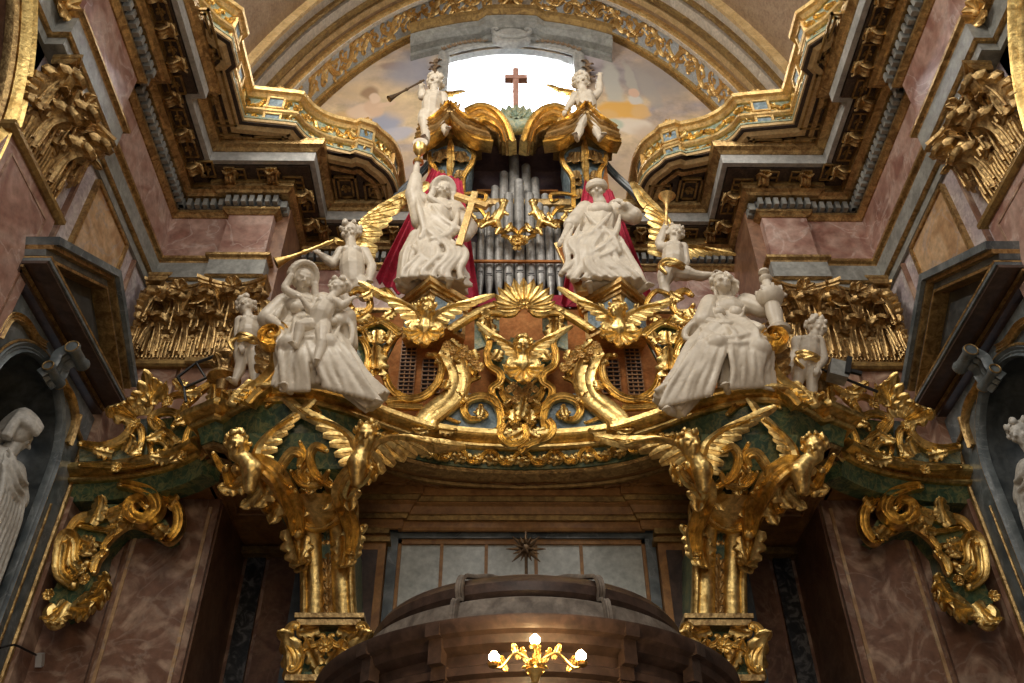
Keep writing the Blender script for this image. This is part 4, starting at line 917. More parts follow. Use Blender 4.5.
# ---- large brackets carrying the balcony
def S3(cx,cy,Y): return P(200+cx/2.254,380+cy/2.254,Y)
def YB(cy): 
    t=[(40,8.22),(150,8.22),(220,8.45),(270,8.75),(330,9.05),(400,9.2),(700,9.25)]
    for (a,b),(c,d) in zip(t[:-1],t[1:]):
        if a<=cy<=c: return b+(d-b)*(cy-a)/(c-a)
    return t[0][1] if cy<40 else t[-1][1]
def bracket(s):
    nm='left' if s<0 else 'right'; mir=1 if s<0 else -1
    T=root('balcony_bracket',(s*2.2,9.3,4.6),'tall gilded fluted bracket with scrolls and shield holding up the %s bulge of the balcony'%nm,'bracket')
    Z=lambda x,y,d=0:S3(x,y,YB(y)+d)
    def sc(nm_,pts,w,d=None,dy=-.03,m='gold',n=NF,vol=True,par=T):
        mb=MB(); q=crom([Z(*p,dy) for p in pts],7); band(mb,q,n,lambda t:w*(.5+.5*math.sin(PI*min(max(t,.03),.97))**.6),d or w)
        if vol: mb.ell(q[-1],w*.6,8,6); mb.ell(q[0],w*.6,8,6)
        return mb.build(nm_,m,par,mir=mir)
    # core
    rows=[]
    for cy,x0,x1,dep in ((700,222,345,.0),(535,228,350,.0),(430,228,350,.0),(330,212,345,.0),(270,185,320,.0),(200,130,330,.0),(120,110,330,.0)):
        a=Z(x0,cy);b=Z(x1,cy); yb=9.95 if cy>300 else 8.9+(.9 if cy>250 else .2)
        rows.append([a,b,V((b.x,max(yb,b.y+.2),b.z)),V((a.x,max(yb,a.y+.2),a.z))])
    mb=MB(); mb.grid(rows,closed=True,cap=True); mb.build('core','green',T,mir=mir,smooth=False)
    for x,w in ((236,.05),(257,.105),(318,.105),(340,.05)):
        mb=MB(); q=[Z(x+(4 if x>290 else 0),538,-.02),Z(x,470,-.03),Z(x-2,400,-.04),Z(x-6,340,-.06),Z(x-14,300,-.08)]; band(mb,crom(q,6),NF,w,.08,prof=[(-1,-.3),(-.9,.4),(-.5,.85),(0,1),(.5,.85),(.9,.4),(1,-.3)]); mb.build('reed','gold',T,mir=mir)
    mb=MB()
    for k in range(8):
        c=Z(290-k*1.0,530-k*27,-.03); leaf(mb,c,V((0,-.05,1)),NF,.16,.055,.8,3); 
        for sx in (-1,1): leaf(mb,c,V((sx*.5,-.05,.8)),NF,.12,.035,.8,2,nu=8)
    mb.build('carved_husks','gold2',T,mir=mir)
    # shield-shaped collar
    mb=MB(); g=[]
    for i in range(9):
        v=i/8; cy=255+75*v; half=58*(1-.25*math.sin(PI*v))*(1 if v<.75 else 1-(v-.75)*2.2); row=[]
        for j in range(11):
            u=-1+2*j/10; row.append(Z(262+u*half+8*v,cy+12*u*u*(1 if v<.5 else -1.0)*(1-abs(v-.5)),-.13*math.sqrt(max(0,1-(u*.9)**2))-.08))
        g.append(row)
    mb.grid(g); g2=[[p+V((0,.04,0)) for p in r] for r in g]; mb.grid(g2); mb.build('shield','gold',T,mir=mir)
    sc('scroll',[(215,250),(195,270),(200,300),(230,325),(265,335),(300,320),(322,295),(318,260)],.05,dy=-.17)
    sc('scroll',[(205,240),(180,210),(205,165),(230,170),(225,195)],.055,dy=-.15); sc('scroll',[(295,240),(262,215),(248,175),(262,150),(285,160)],.05,dy=-.15)
    sc('scroll',[(225,140),(240,180),(225,210),(245,235)],.035,dy=-.14); sc('scroll',[(205,205),(230,235),(270,235),(290,205)],.035,dy=-.16)
    sc('scroll',[(140,250),(175,280),(195,300),(205,330)],.06,dy=-.08)
    sc('scroll',[(330,250),(345,280),(345,320),(352,345),(372,330)],.06,dy=-.08)
    sc('scroll',[(60,200),(75,235),(105,215),(135,215),(160,250),(155,290),(135,260)],.085,dy=-.10)
    sc('body_scroll',[(85,200),(130,190),(170,215),(195,255),(215,300),(222,345)],.12,dy=-.16)
    sc('body_scroll',[(360,190),(335,215),(318,255),(330,300),(345,345),(340,400)],.10,dy=-.16)
    sc('body_scroll',[(385,200),(365,225),(345,240),(330,265)],.06,dy=-.18)
    sc('scroll',[(30,165),(50,200),(70,215)],.04)
    # acanthus drops
    mb=MB()
    for (x,y,dx,dy,L,W) in [(200,335,20,60,.48,.13),(215,360,10,50,.42,.11),(235,350,-10,60,.35,.10),(335,330,0,60,.48,.13),(320,350,0,60,.4,.11),(352,330,-10,60,.35,.10),
        (160,220,-20,60,.4,.12),(140,240,-30,40,.35,.1),(110,225,-50,20,.35,.1),(90,215,-30,40,.3,.09),(180,250,-10,60,.4,.12),(300,230,-10,50,.35,.1),(330,220,10,60,.4,.12),(250,210,0,40,.25,.08),(240,250,0,40,.3,.1),(275,215,-20,30,.2,.07),(225,200,20,40,.2,.07),(350,220,30,-10,.35,.1)]:
        a=Z(x,y,-.12);b=Z(x+dx,y+dy,-.14); leaf(mb,a,b-a,NF,L,W,1.0,4)
    mb.build('acanthus_drops','gold',T,mir=mir)
    # capital of the shaft
    mb=MB(); a=Z(288,600,-.05)
    for z0,h,w in ((5.50,.05,.36),(5.42,.06,.33),(4.85,.06,.36)):
        q=MB(); q.box((a.x-w,9.05,z0),(a.x+w,9.9,z0+h)); q.build('capital_band','gold2',T,mir=mir,smooth=False)
    mb=MB()
    for sx in (-1,1):
        c=V((a.x,9.1,5.2)); scroll(mb,c+V((sx*.04,-.02,.12)),c+V((sx*.24,-.02,-.10)),(0,-1,0),.035,'S',sx); leaf(mb,c+V((sx*.05,0,-.18)),(sx*.6,0,1),(0,-1,0),.3,.09,1,4); leaf(mb,c+V((sx*.1,0,.2)),(sx,0,-.3),(0,-1,0),.24,.08,1,4)
        leaf(mb,c+V((sx*.33,-.02,-.3)),(sx*.1,0,1),(sx*.6,-1,0),.5,.13,1.4,4); scroll(mb,c+V((sx*.34,-.05,.22)),c+V((sx*.30,-.05,-.25)),(0,-1,0),.06,'S',-sx)
        leaf(mb,c+V((sx*.1,0,-.3)),(sx*.4,0,-1),(0,-1,0),.3,.1,.9,4)
    rosette(mb,V((a.x,9.05,5.2)),(0,-1,0),.09,7); leaf(mb,V((a.x,9.08,5.0)),(0,0,-1),(0,-1,0),.35,.12,1,4)
    mb.build('capital_leaves','gold',T,mir=mir)
    mb=MB(); mb.box((a.x-.3,9.12,4.3),(a.x+.3,9.9,4.96)); mb.build('capital_drum','green',T,mir=mir,smooth=False)
    # green-ground cove cartouche under the bulge
    sc('garland_scroll',[(150,60),(190,40),(240,52),(270,75)],.04,dy=0); 
both(bracket)
# ---- corner brackets under the wings
def S4(cx,cy,Y): return P(30+cx/3.2,470+cy/3.2,Y)
def cbracket(s):
    nm='left' if s<0 else 'right'; mir=1 if s<0 else -1
    T=root('corner_bracket',(s*5.3,9.7,5.6),'smaller gilded acanthus bracket in the %s corner under the balcony wing'%nm,'bracket')
    def Z(x,y,d=0): 
        return S4(x,y,9.66+d)
    def sc(nm_,pts,w,d=None,dy=-.03,m='gold',th=None):
        mb=MB(); q=crom([Z(*p,dy) for p in pts],7); band(mb,q,NF,lambda t:w*(.5+.5*math.sin(PI*min(max(t,.03),.97))**.6),d or w); mb.ell(q[-1],w*.6,8,6); mb.ell(q[0],w*.6,8,6); return mb.build(nm_,m,T,mir=mir)
    mb=MB(); mb.prism([Z(*p,.0) for p in [(60,420),(100,330),(100,240),(150,150),(250,110),(340,110),(420,140),(460,200),(430,215),(350,180),(290,185),(235,250),(215,330),(180,420),(100,460)]],(0,.3,0)); mb.build('core','green',T,mir=mir,smooth=False)
    sc('scroll',[(140,370),(100,330),(105,250),(120,215),(140,240),(140,290),(165,320),(180,300)],.10,.10)
    sc('scroll',[(120,215),(160,160),(230,150),(290,130),(330,100)],.075)
    sc('top_volute',[(290,50),(340,60),(395,85),(410,130),(370,165),(330,150),(325,115),(355,100),(375,120)],.085,.14,dy=-.12)
    sc('top_volute',[(420,80),(470,120),(478,180),(450,225),(420,215)],.07,.1,dy=-.08)
    sc('scroll',[(230,280),(250,230),(300,185),(340,175),(400,200),(430,215)],.055)
    sc('scroll',[(205,330),(215,290),(245,260)],.06)
    sc('scroll',[(160,180),(210,190),(260,200),(240,240),(205,240),(200,280)],.04)
    mb=MB()
    for (x,y,dx,dy,L,W,c) in [(170,420,110,-60,.40,.12,1.2),(150,430,120,-30,.42,.12,1.2),(130,440,100,10,.34,.12,1.2),(120,420,-60,60,.36,.12,1.1),(110,430,-30,60,.32,.1,1.1),(90,440,-10,60,.26,.09,1.0),
        (200,400,40,-50,.3,.09,1),(190,170,50,-80,.36,.1,.9),(210,160,20,-80,.3,.09,.9),(250,160,70,-40,.3,.09,.9),(160,220,60,30,.25,.08,.9),(200,230,-40,60,.25,.08,.9),(290,160,70,20,.25,.08,.9),(130,300,60,60,.3,.09,1),(400,180,50,40,.3,.09,1),(440,120,30,-30,.2,.07,1),(240,190,60,-10,.2,.06,1)]:
        a=Z(x,y,-.10);b=Z(x+dx,y+dy,-.14); leaf(mb,a,b-a,NF,L,W,c,4)
    mb.build('acanthus_leaves','gold',T,mir=mir)
    for x,y in ((60,400),(300,150),(175,350)): mb=MB(); rosette(mb,Z(x,y,-.13),NF,.07,7); mb.build('flower','gold',T,mir=mir)
    mb=MB(); mb.tube(crom([Z(80,440,-.1),Z(60,460,-.12),Z(75,500,-.12),Z(110,490,-.12)],5),[.07,.07,.05,.03],8); mb.build('scroll_foot','gold',T,mir=mir)
both(cbracket)
# ================================================================== ORGAN
ORG=root('pipe_organ',(0,10.2,9.5),'pipe organ case with grey metal pipes, dark top opening and curved gilded gables','organ')
def part(mb,name,m,par=None,smooth=True,mir=1,**k): return mb.build(name,m,par or ORG,smooth=smooth,mir=mir,**k)
# carcass: back, sides, dark opening
mb=MB(); mb.box((-1.55,10.75,9.4),(1.55,10.85,15.25)); part(mb,'back_panel','case',smooth=False)
for s in (-1,1):
    mb=MB(); mb.box((min(s*1.45,s*1.55),10.1,9.4),(max(s*1.45,s*1.55),10.75,14.9)); part(mb,'side_panel','casewood',smooth=False)
mb=MB(); mb.box((-1.2,10.0,14.78),(1.2,10.75,14.86)); part(mb,'top_board','case',smooth=False)
mb=MB(); mb.box((-.72,10.55,14.0),(.72,10.62,14.04)); part(mb,'pipe_stay','casewood',smooth=False)
mb=MB(); mb.box((-1.45,10.02,10.55),(1.45,10.7,10.72)); part(mb,'wind_chest','casewood',smooth=False)
mb=MB(); mb.box((-1.1,9.98,10.72),(1.1,10.0,10.95)); part(mb,'red_valance','red',smooth=False)
mb=MB(); mb.box((-1.1,10.04,11.72),(1.1,10.08,11.76)); part(mb,'rack_bar','casewood',smooth=False)
# front pipes
def pipe(x,y,z0,z1,r,mouth=None):
    mb=MB(); zf=mouth if mouth else z0+.75
    mb.lathe((x,y,0),[(.012,z0),(r*.55,z0+(zf-z0)*.45),(r,zf-.03),(r,zf),(r*1.0,z1),(r*.88,z1),(r*.88,z1-.15)],18)
    o=part(mb,'organ_pipe','pipe',angle=60)
    mb=MB(); mb.box((x-r*.6,y-r*1.04,zf),(x+r*.6,y-r*.75,zf+.045)); 
    lip=MB(); lip.box((x-r*.62,y-r*1.08,zf+.0),(x+r*.62,y-r*.9,zf+.012)); lip.build('lower_lip','pipe',o,smooth=False)
    mb.build('mouth','dark',o,smooth=False)
xs=[-.98,-.86,-.735,-.60,-.46,-.31,-.155,.02,.195,.35,.50,.64,.775,.90,1.02]
for i,x in enumerate(xs):
    k=abs(i-7); r=[.083,.078,.074,.068,.063,.058,.054,.050][k]
    pipe(x,10.18,10.80,13.75-.30*k+(.05 if i%2 else 0),r,11.55-.06*(k%2))
for px,py,Y,r in ((514,157,10.42,.092),(526,167,10.40,.080),(504,174,10.40,.078),(535,180,10.42,.075),(495,188,10.42,.07),(545,196,10.42,.068),(487,199,10.42,.062),(553,205,10.42,.055)):
    p=P(px,py,Y); pipe(p.x,Y,12.6,p.z,r,12.9)
# gilded stiles: curved consoles on each side
def C2(cx,cy,Y): return P(340+cx/4.879,100+cy/4.879,Y)
for mir in (1,-1):
    T=ORG
    def sc(nm,pts,w,Y=9.95,d=None,m='gold',n=V((0,-1,-.2)),taper=True):
        mb=MB(); q=crom([C2(*p,Y) for p in pts],7); band(mb,q,n,(lambda t:w*(.5+.5*math.sin(PI*min(max(t,.03),.97))**.6)) if taper else (lambda t:w),d or w); return part(mb,nm,m,mir=mir)
    mb=MB(); q=[C2(*p,10.0) for p in [(430,250),(445,340),(470,420),(475,560),(600,560),(600,440),(640,340),(650,260),(610,215),(560,210),(480,220)]]; mb.prism(q,(0,.5,0)); part(mb,'stile_ground','bluegrey',smooth=False,mir=mir)
    sc('stile_scroll',[(438,255),(440,300),(470,350),(470,420),(466,520),(470,700)],.05)
    sc('stile_scroll',[(600,215),(650,260),(645,310),(605,370),(600,440),(600,700)],.05)
    mb=MB(); q=[C2(*p,9.88) for p in [(538,165),(520,240),(520,330),(548,350),(560,300),(556,220)]]; mb.prism(q,(0,.1,0)); st=part(mb,'gold_plume','gold',smooth=False,mir=mir)
    sc('centre_rib',[(540,170),(535,260),(535,345),(533,440),(530,560),(530,700)],.045,Y=9.9)
    for (x,y,dx,dy,L,W) in [(480,250,-10,70,.5,.10),(500,240,20,80,.45,.09),(590,250,20,70,.5,.10),(575,250,-10,80,.45,.09),(490,340,10,60,.35,.08),(585,340,-10,60,.35,.08),(500,430,0,60,.4,.08),(570,430,0,60,.4,.08),(500,510,0,60,.4,.08),(572,510,0,60,.4,.08),(500,370,-10,40,.3,.06),(570,380,10,40,.3,.06)]:
        mb=MB(); a=C2(x,y,9.93);b=C2(x+dx,y+dy,9.93); leaf(mb,a,b-a,(0,-1,-.1),L*.9,W,.9,4); part(mb,'acanthus_leaf','gold2',mir=mir)
    # swept gable roof over each stile: nested mouldings rising to a peak
    for k,(m_,w,off) in enumerate((('gold',.05,0),('gold2',.06,.10),('stuccoB',.05,.20),('gold2',.05,.29),('gold',.04,.38))):
        Y=9.55+.07*k
        L=[C2(395-8*k,165-3*k,9.75),C2(450,150-14*k,Y),C2(505,95-14*k,Y),C2(538,28-12*k+30,Y)]
        R=[C2(538,28-12*k+30,Y),C2(570,95-14*k,Y),C2(620,150-14*k,Y),C2(690,175-5*k,9.75)]
        L=[C2(365+9*k,188-13*k,9.6+.05*k),C2(430+6*k,172-18*k,9.55),C2(498+2*k,118-16*k,9.5),C2(536,62-11*k,9.45)]
        R=[C2(536,62-11*k,9.45),C2(576-2*k,118-16*k,9.5),C2(655-8*k,172-18*k,9.55),C2(745-12*k,190-12*k,9.6+.05*k)]
        for q in (L,R):
            mb=MB(); q=crom(q,8); band(mb,[p+V((0,.10-.045*k,-.02*k)) for p in q],(0,-1,-.2),lambda t:w*.9,.09,prof=[(-1,-2.2),(-1,.3),(-.7,.8),(0,.4),(.6,1),(1,.6),(1,-2.2)]); part(mb,'gable_moulding',m_,mir=mir)
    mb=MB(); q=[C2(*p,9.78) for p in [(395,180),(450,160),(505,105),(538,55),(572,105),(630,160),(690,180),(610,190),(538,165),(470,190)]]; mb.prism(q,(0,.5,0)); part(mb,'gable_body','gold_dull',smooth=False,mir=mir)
    mb=MB(); 
    for k in range(5): a=C2(538,52,9.4); leaf(mb,a,V((math.cos(PI*(.15+.7*k/4)),-.2,math.sin(PI*(.15+.7*k/4)))),(0,-1,0),.22,.05,.8,3)
    part(mb,'gable_finial','gold2',mir=mir)
    # inner broken pediment sweeping to the middle
    D=lambda x,y,Y: P(400+x/4.267,20+y/4.267,Y)
    for k,(m_,w) in enumerate((('gold',.07),('gold_pale',.06),('gold',.07),('gold2',.06))):
        q=crom([D(280+16*k,395+26*k,9.62+.07*k),D(340+8*k,372+30*k,9.57+.07*k),D(405-4*k,392+28*k,9.57+.07*k),D(452-8*k,448+16*k,9.6+.07*k),D(480-14*k,525+2*k,9.66+.07*k)],8)
        mb=MB(); band(mb,q,(0,-1,-.3),w,.10,prof=[(-1,-3),(-1,.3),(-.7,.8),(0,.4),(.6,1),(1,.6),(1,-3)]); part(mb,'inner_gable_moulding',m_,mir=mir)
    mb=MB(); 
    for (x,y,dx,dy) in ((350,400,-60,-20),(370,410,60,-60),(330,420,-60,10),(300,430,-50,20)):
        a=D(x,y,9.62);b=D(x+dx,y+dy,9.62); leaf(mb,a,b-a,(0,-1,-.2),.26,.07,1,4)
    part(mb,'pediment_leaves','gold_pale',mir=mir)
    # base of the stile down to the pedestal
    mb=MB(); mb.box((-1.72,10.02,9.4),(-1.12,10.4,13.0)); part(mb,'stile_post','gold_dull',smooth=False,mir=mir)
# cluster of putti and scrolls across the pipes
def C3(cx,cy,Y=9.92): return P(380+cx/3.793,130+cy/3.793,Y)
CL=root('pipe_shade_carving',P(515,228,9.9),'gilded carving of two small putti among scrolls hung across the organ pipes','carving')
for mir in (1,-1):
    for pts,w in (([(300,250),(350,240),(400,245),(395,270),(370,262)],.035),([(345,320),(360,345),(390,350),(420,345),(440,360)],.05),([(340,300),(350,330),(335,350),(322,335)],.03),([(430,350),(460,385),(500,375),(525,395)],.05),([(460,400),(490,410),(510,430),(515,400)],.04),([(350,290),(380,300),(400,330)],.035)):
        mb=MB(); band(mb,crom([C3(*p) for p in pts],6),(0,-1,-.2),lambda t:w*(.5+.5*math.sin(PI*min(max(t,.03),.97))),w); mb.build('scroll','gold',CL,mir=mir)
    mb=MB()
    for (x,y,dx,dy) in ((360,340,-30,-40),(400,340,20,-40),(420,350,30,20),(450,370,-10,40),(480,380,30,-40),(500,400,10,40),(510,410,-20,50),(380,350,0,40),(350,300,-40,0)):
        a=C3(x,y,9.85);b=C3(x+dx,y+dy,9.85); leaf(mb,a,b-a,(0,-1,-.2),.17,.05,.9,3,nu=10)
    mb.build('acanthus_leaves','gold',CL,mir=mir)
    mb=MB(); H=C3(468,275,9.82); mb.ell(H,.075); B0=C3(455,318,9.84); mb.cap(H-V((0,0,.07)),B0,.05,.075); mb.cap(B0,C3(440,345,9.85),.075,.06)
    mb.cap(B0+V((.06,0,.05)),C3(485,320,9.8),.035,.025);mb.cap(B0+V((-.06,0,.05)),C3(425,330,9.8),.035,.025);mb.cap(C3(440,345,9.85),C3(410,355,9.8),.05,.04);mb.cap(C3(410,355,9.8),C3(385,370,9.82),.04,.025);mb.cap(C3(445,345,9.85),C3(455,375,9.78),.05,.04);mb.cap(C3(455,375,9.78),C3(440,395,9.8),.04,.025)
    for k in range(9): a=k*.7; mb.ell(H+V((.06*math.cos(a),.0,.03+.05*math.sin(a)*.8)),.028,8,6)
    mb.ell(H+V((0,-.075,-.01)),.014,6,5)
    bake(mb.build('putto_body','gold',CL,mir=mir),.009,2)
mb=MB(); rosette(mb,C3(520,420,9.8),(0,-1,-.3),.1,7); leaf(mb,C3(520,430,9.82),(0,0,-1),(0,-1,0),.2,.06,.8,3); mb.build('centre_flower','gold',CL)
# red curtains behind the statues
def curtain(name,pts,label,Y=9.72):
    mb=MB(); top=crom([P(*p,Y) for p in pts[0]],8); bot=crom([P(*p,Y-.1) for p in pts[1]],8); rows=[]
    n=64
    def sm(l,t): 
        f=t*(len(l)-1); i=min(int(f),len(l)-2); return l[i].lerp(l[i+1],f-i)
    for j in range(15):
        v=j/14; rows.append([sm(top,i/n).lerp(sm(bot,i/n),v)+V((0,-.05*math.sin(i/n*44+1.3*math.sin(v*2))*(.35+.65*v),0)) for i in range(n+1)])
    mb.grid(rows); mb.grid([[p+V((0,.02,0)) for p in r] for r in rows]); o=mb.build(name,'red',loc=rows[-1][0]); tag(o,label,'curtain')
curtain('red_curtain',([(432,168),(440,172),(462,180)],[(376,280),(410,296),(480,305)]),'crimson curtain hanging behind the marble figure that holds the gilded cross')
curtain('red_curtain',([(585,180),(598,186),(612,190)],[(560,305),(615,300),(652,298)]),'crimson curtain hanging behind the marble figure with the gilded book tablet')
# dark mirror-like frame edges behind the curtains
for mir,side_ in ((1,'left'),(-1,'right')):
    mb=MB(); q=crom([P(x,y,10.2) for x,y in [(432,160),(424,170),(414,180),(403,190),(396,198)]],6)
    band(mb,q,(0,-1,0),.07,.05); o=mb.build('arched_frame','slatedark',mir=mir,loc=V((mir*q[2].x,q[2].y,q[2].z))); tag(o,'dark curved frame edge behind the top of the %s crimson curtain'%side_,'frame')
# pedestals under the two standing figures
def pedestal(name,pts_top,c,label,ph):
    T=root(name,c,label,'pedestal')
    return T
for s,pc in ((-1,(437,283)),(1,(612,283))):
    nm='left' if s<0 else 'right'
    c=P(*pc,9.2); w=.42
    T=root('figure_pedestal',(c.x,9.3,9.6),'angular gilded pedestal with painted front panel beneath the %s standing marble figure'%nm,'pedestal')
    base=V((c.x,9.15,9.62)); top=10.22
    # triangular plan, point towards the room
    pts=[V((c.x-.50,9.22,0)),V((c.x+s*.05,8.74,0)),V((c.x+.50,9.22,0)),V((c.x+.32,9.95,0)),V((c.x-.32,9.95,0))]
    for z0,z1,f,m_ in ((9.45,9.95,.84,'gold_pale'),(9.92,9.99,.90,'gold2'),(9.98,10.05,.96,'gold'),(10.04,10.12,1.03,'gold_pale')):
        cc=sum((p for p in pts),V((0,0,0)))/5
        mb=MB(); mb.prism([cc+(p-cc)*f+V((0,0,z0)) for p in pts],(0,0,z1-z0)); mb.build('pedestal_tier' if f>.9 else 'pedestal_body',m_,T,smooth=False)
    for a,b in ((pts[0],pts[1]),(pts[1],pts[2])):
        cc=sum((p for p in pts),V((0,0,0)))/5; a=cc+(a-cc)*.87;b=cc+(b-cc)*.87; t=(b-a).normalized(); n=V((t.y,-t.x,0)); L=(b-a).length
        mb=MB(); mb.obox((a+b)/2+V((0,0,9.70))+n*.0,t,n,(0,0,1),L*.36,.02,.18); pn=mb.build('painted_panel','bluegrey',T,smooth=False)
        mb=MB(); leaf(mb,(a+b)/2+V((0,0,9.55))+n*.02,(0,0,1),n,.34,.08,.5,4); mb.build('panel_leaf','gold',pn)
# ---- crowning cross on its gilded cluster
CR=root('crowning_cross',P(516,130,9.75),'reddish wooden cross on a leafy base in front of the bright window','cross')
a=P(516,112,9.75); t=P(516,70,9.75); mb=MB(); w=.055
mb.box((a.x-w,9.70,a.z),(a.x+w,9.80,t.z)); arm=P(516,79,9.75); mb.box((arm.x-.21,9.69,arm.z-w),(arm.x+.21,9.81,arm.z+w)); mb.build('cross','crosswood',CR,smooth=False)
mb=MB(); 
for k in range(9):
    an=PI*(.05+.9*k/8); leaf(mb,a+V((0,0,-.35)),V((math.cos(an),-.1,math.sin(an))),(0,-1,0),.42,.10,.8,4)
rosette(mb,a+V((0,-.12,-.28)),(0,-1,0),.14,8); mb.ell(a+V((0,0,-.4)),(.3,.15,.2)); mb.build('leafy_base','greenpale',CR)
# ================================================================== FIGURES
Z1=V((0,0,1))
def frame(f,up=Z1):
    f=V(f).normalized(); r=f.cross(V(up)).normalized(); u=r.cross(f).normalized(); return r,f,u
def head(mb,c,r,f,up=Z1,ears=True):
    """head with brow, nose, eyes, lips, chin, ears; r = half height"""
    c=V(c);R_,f,u=frame(f,up); rot=Matrix((R_,f,u)).transposed()
    E=lambda x,y,z,q: mb.ell(c+R_*x*r+f*y*r+u*z*r,tuple(a*r for a in q),12,8,rot)
    K=lambda a,b,ra,rb: mb.cap(c+R_*a[0]*r+f*a[1]*r+u*a[2]*r,c+R_*b[0]*r+f*b[1]*r+u*b[2]*r,ra*r,rb*r,8)
    E(0,-.08,.18,(.74,.88,.80)); E(0,.12,-.30,(.55,.62,.62)); E(0,.50,-.72,(.24,.24,.20))
    K((-.42,.62,.17),(-.08,.78,.14),.10,.09); K((.42,.62,.17),(.08,.78,.14),.10,.09)
    K((0,.76,.12),(0,1.02,-.24),.08,.13); E(-.13,.86,-.26,(.09,.09,.07)); E(.13,.86,-.26,(.09,.09,.07))
    E(-.28,.68,-.02,(.13,.10,.08)); E(.28,.68,-.02,(.13,.10,.08))
    E(-.38,.52,-.28,(.22,.22,.22)); E(.38,.52,-.28,(.22,.22,.22))
    K((-.16,.74,-.47),(.16,.74,-.47),.07,.07); K((-.12,.71,-.58),(.12,.71,-.58),.08,.08)
    if ears: E(-.74,-.02,-.05,(.09,.16,.22)); E(.74,-.02,-.05,(.09,.16,.22))
def curls(mb,c,r,f,up=Z1,n=34,seed=1,long=0,fr=.24):
    c=V(c);R_,f,u=frame(f,up); rg=random.Random(seed)
    for k in range(n):
        ph=rg.uniform(0,2*PI); z=rg.uniform(-.25,1); s=math.sqrt(max(0,1-z*z*.9))
        x=math.cos(ph)*s; y=math.sin(ph)*s
        if y>.35 and z<.5: y=-y
        p=c+R_*x*r*.80+f*(y*r*.86-.08*r)+u*(z*r*.82+.18*r)
        q=fr*r*rg.uniform(.8,1.25); mb.ell(p,(q,q,q*.8),7,5)
        d=(p-c).normalized(); t=d.cross(u).normalized()
        mb.tube([p+d*q*.5+t*q*.7*math.cos(a)+u*q*.7*math.sin(a) for a in [i*.9 for i in range(5)]],q*.3,5)
    if long:
        for k in range(9):
            a=PI*(1.05+.9*k/8); p=c+R_*math.cos(a)*r*.75+f*math.sin(a)*r*.6
            mb.tube(crom([p,p-u*r*.6+R_*math.cos(a)*r*.25,p-u*r*1.2*long-f*r*.1+R_*math.cos(a)*r*.1,p-u*r*1.8*long],4),[.2*r,.17*r,.13*r,.05*r],6)
def hand(mb,w,d,n,s=.1,curl=.9,thumb=1):
    """palm, four bent fingers of different lengths and a thumb; d = along fingers, n = back of the hand"""
    w=V(w);d=V(d).normalized();n=V(n);n=(n-d*n.dot(d));n=n.normalized() if n.length>.01 else d.orthogonal().normalized();b=d.cross(n)
    mb.cap(w,w+d*s*.55,s*.26,s*.30,8); mb.cap(w+d*s*.35-b*s*.2,w+d*s*.6-b*s*.25,s*.18,s*.15,6); mb.cap(w+d*s*.35+b*s*.2,w+d*s*.6+b*s*.25,s*.18,s*.15,6)
    for k,l in zip((-1.5,-.5,.5,1.5),(.62,.8,.86,.7)):
        p=w+d*s*.75+b*s*.19*k; a=0
        q=p+d*s*.1
        mb.cap(p-d*s*.2,q,s*.105,s*.1,6)
        for j in range(3):
            a+=curl*.55; e=q+(d*math.cos(a)-n*math.sin(a))*s*l*.36; mb.cap(q,e,s*.10*(1-.12*j),s*.088*(1-.12*j),6); q=e
    p=w+d*s*.25+b*s*.28*thumb; q=p+(d*.6+b*thumb*.7-n*.3).normalized()*s*.4; mb.cap(p,q,s*.13,s*.11,6); mb.cap(q,q+(d*.85-n*.5+b*thumb*.15).normalized()*s*.32,s*.11,s*.085,6)
def foot(mb,a,d,s=.2):
    a=V(a);d=V(d).normalized();b=d.cross(Z1).normalized(); mb.cap(a,a+d*s*.7-Z1*s*.2,s*.22,s*.2,8); mb.cap(a-d*s*.15-Z1*s*.18,a+d*s*.5-Z1*s*.28,s*.2,s*.2,8)
    for k in range(5): p=a+d*s*.72-Z1*s*.27+b*s*.11*(k-2); mb.cap(p,p+d*s*(.25-.02*abs(k-1)),s*.075,s*.06,6)
def loft(mb,cs,rx,ry,side=(1,0,0),k=9,amp=.12,ph=0,tw=.6,seg=72,sharp=1):
    """draped volume: rings along cs whose radius is broken into k folds"""
    cs=[V(c) for c in cs]; n=len(cs); rows=[]; side=V(side); N=max(14,n*6)
    fc=crom(cs,6); m_=len(fc)
    def it(a,t): f=t*(len(a)-1); i=min(int(f),len(a)-2); w=f-i; w=w*w*(3-2*w) if False else w; return a[i]*(1-w)+a[i+1]*w
    for i,c in enumerate(fc):
        t=i/(m_-1); tg=(fc[min(i+1,m_-1)]-fc[max(i-1,0)]).normalized(); b=side-tg*side.dot(tg); b.normalize(); nn=tg.cross(b)
        X=it(rx,t);Y_=it(ry,t); A=it(amp,t) if isinstance(amp,(list,tuple)) else amp; row=[]
        for j in range(seg):
            a=2*PI*j/seg; w=a*k+ph+tw*math.sin(t*4+2*math.sin(a))+.9*math.sin(2*a+t*3)
            fo=(1-abs(math.sin(w/2))**.7)*1.3-.45+.25*math.sin(w*1.9+t*5)
            r=1+A*fo; row.append(c+b*(X*r*math.cos(a))+nn*(Y_*r*math.sin(a)))
        rows.append(row)
    mb.grid(rows,closed=True,cap=True)
def folds(mb,lines,r=.03,r2=None):
    for l in lines:
        q=crom(l,6); n=len(q)
        mb.tube(q,(lambda t:(r*(1-t)+(r2 or r)*t)*(.25+.75*min(1,t*3.5,(1.12-t)*6))),7)
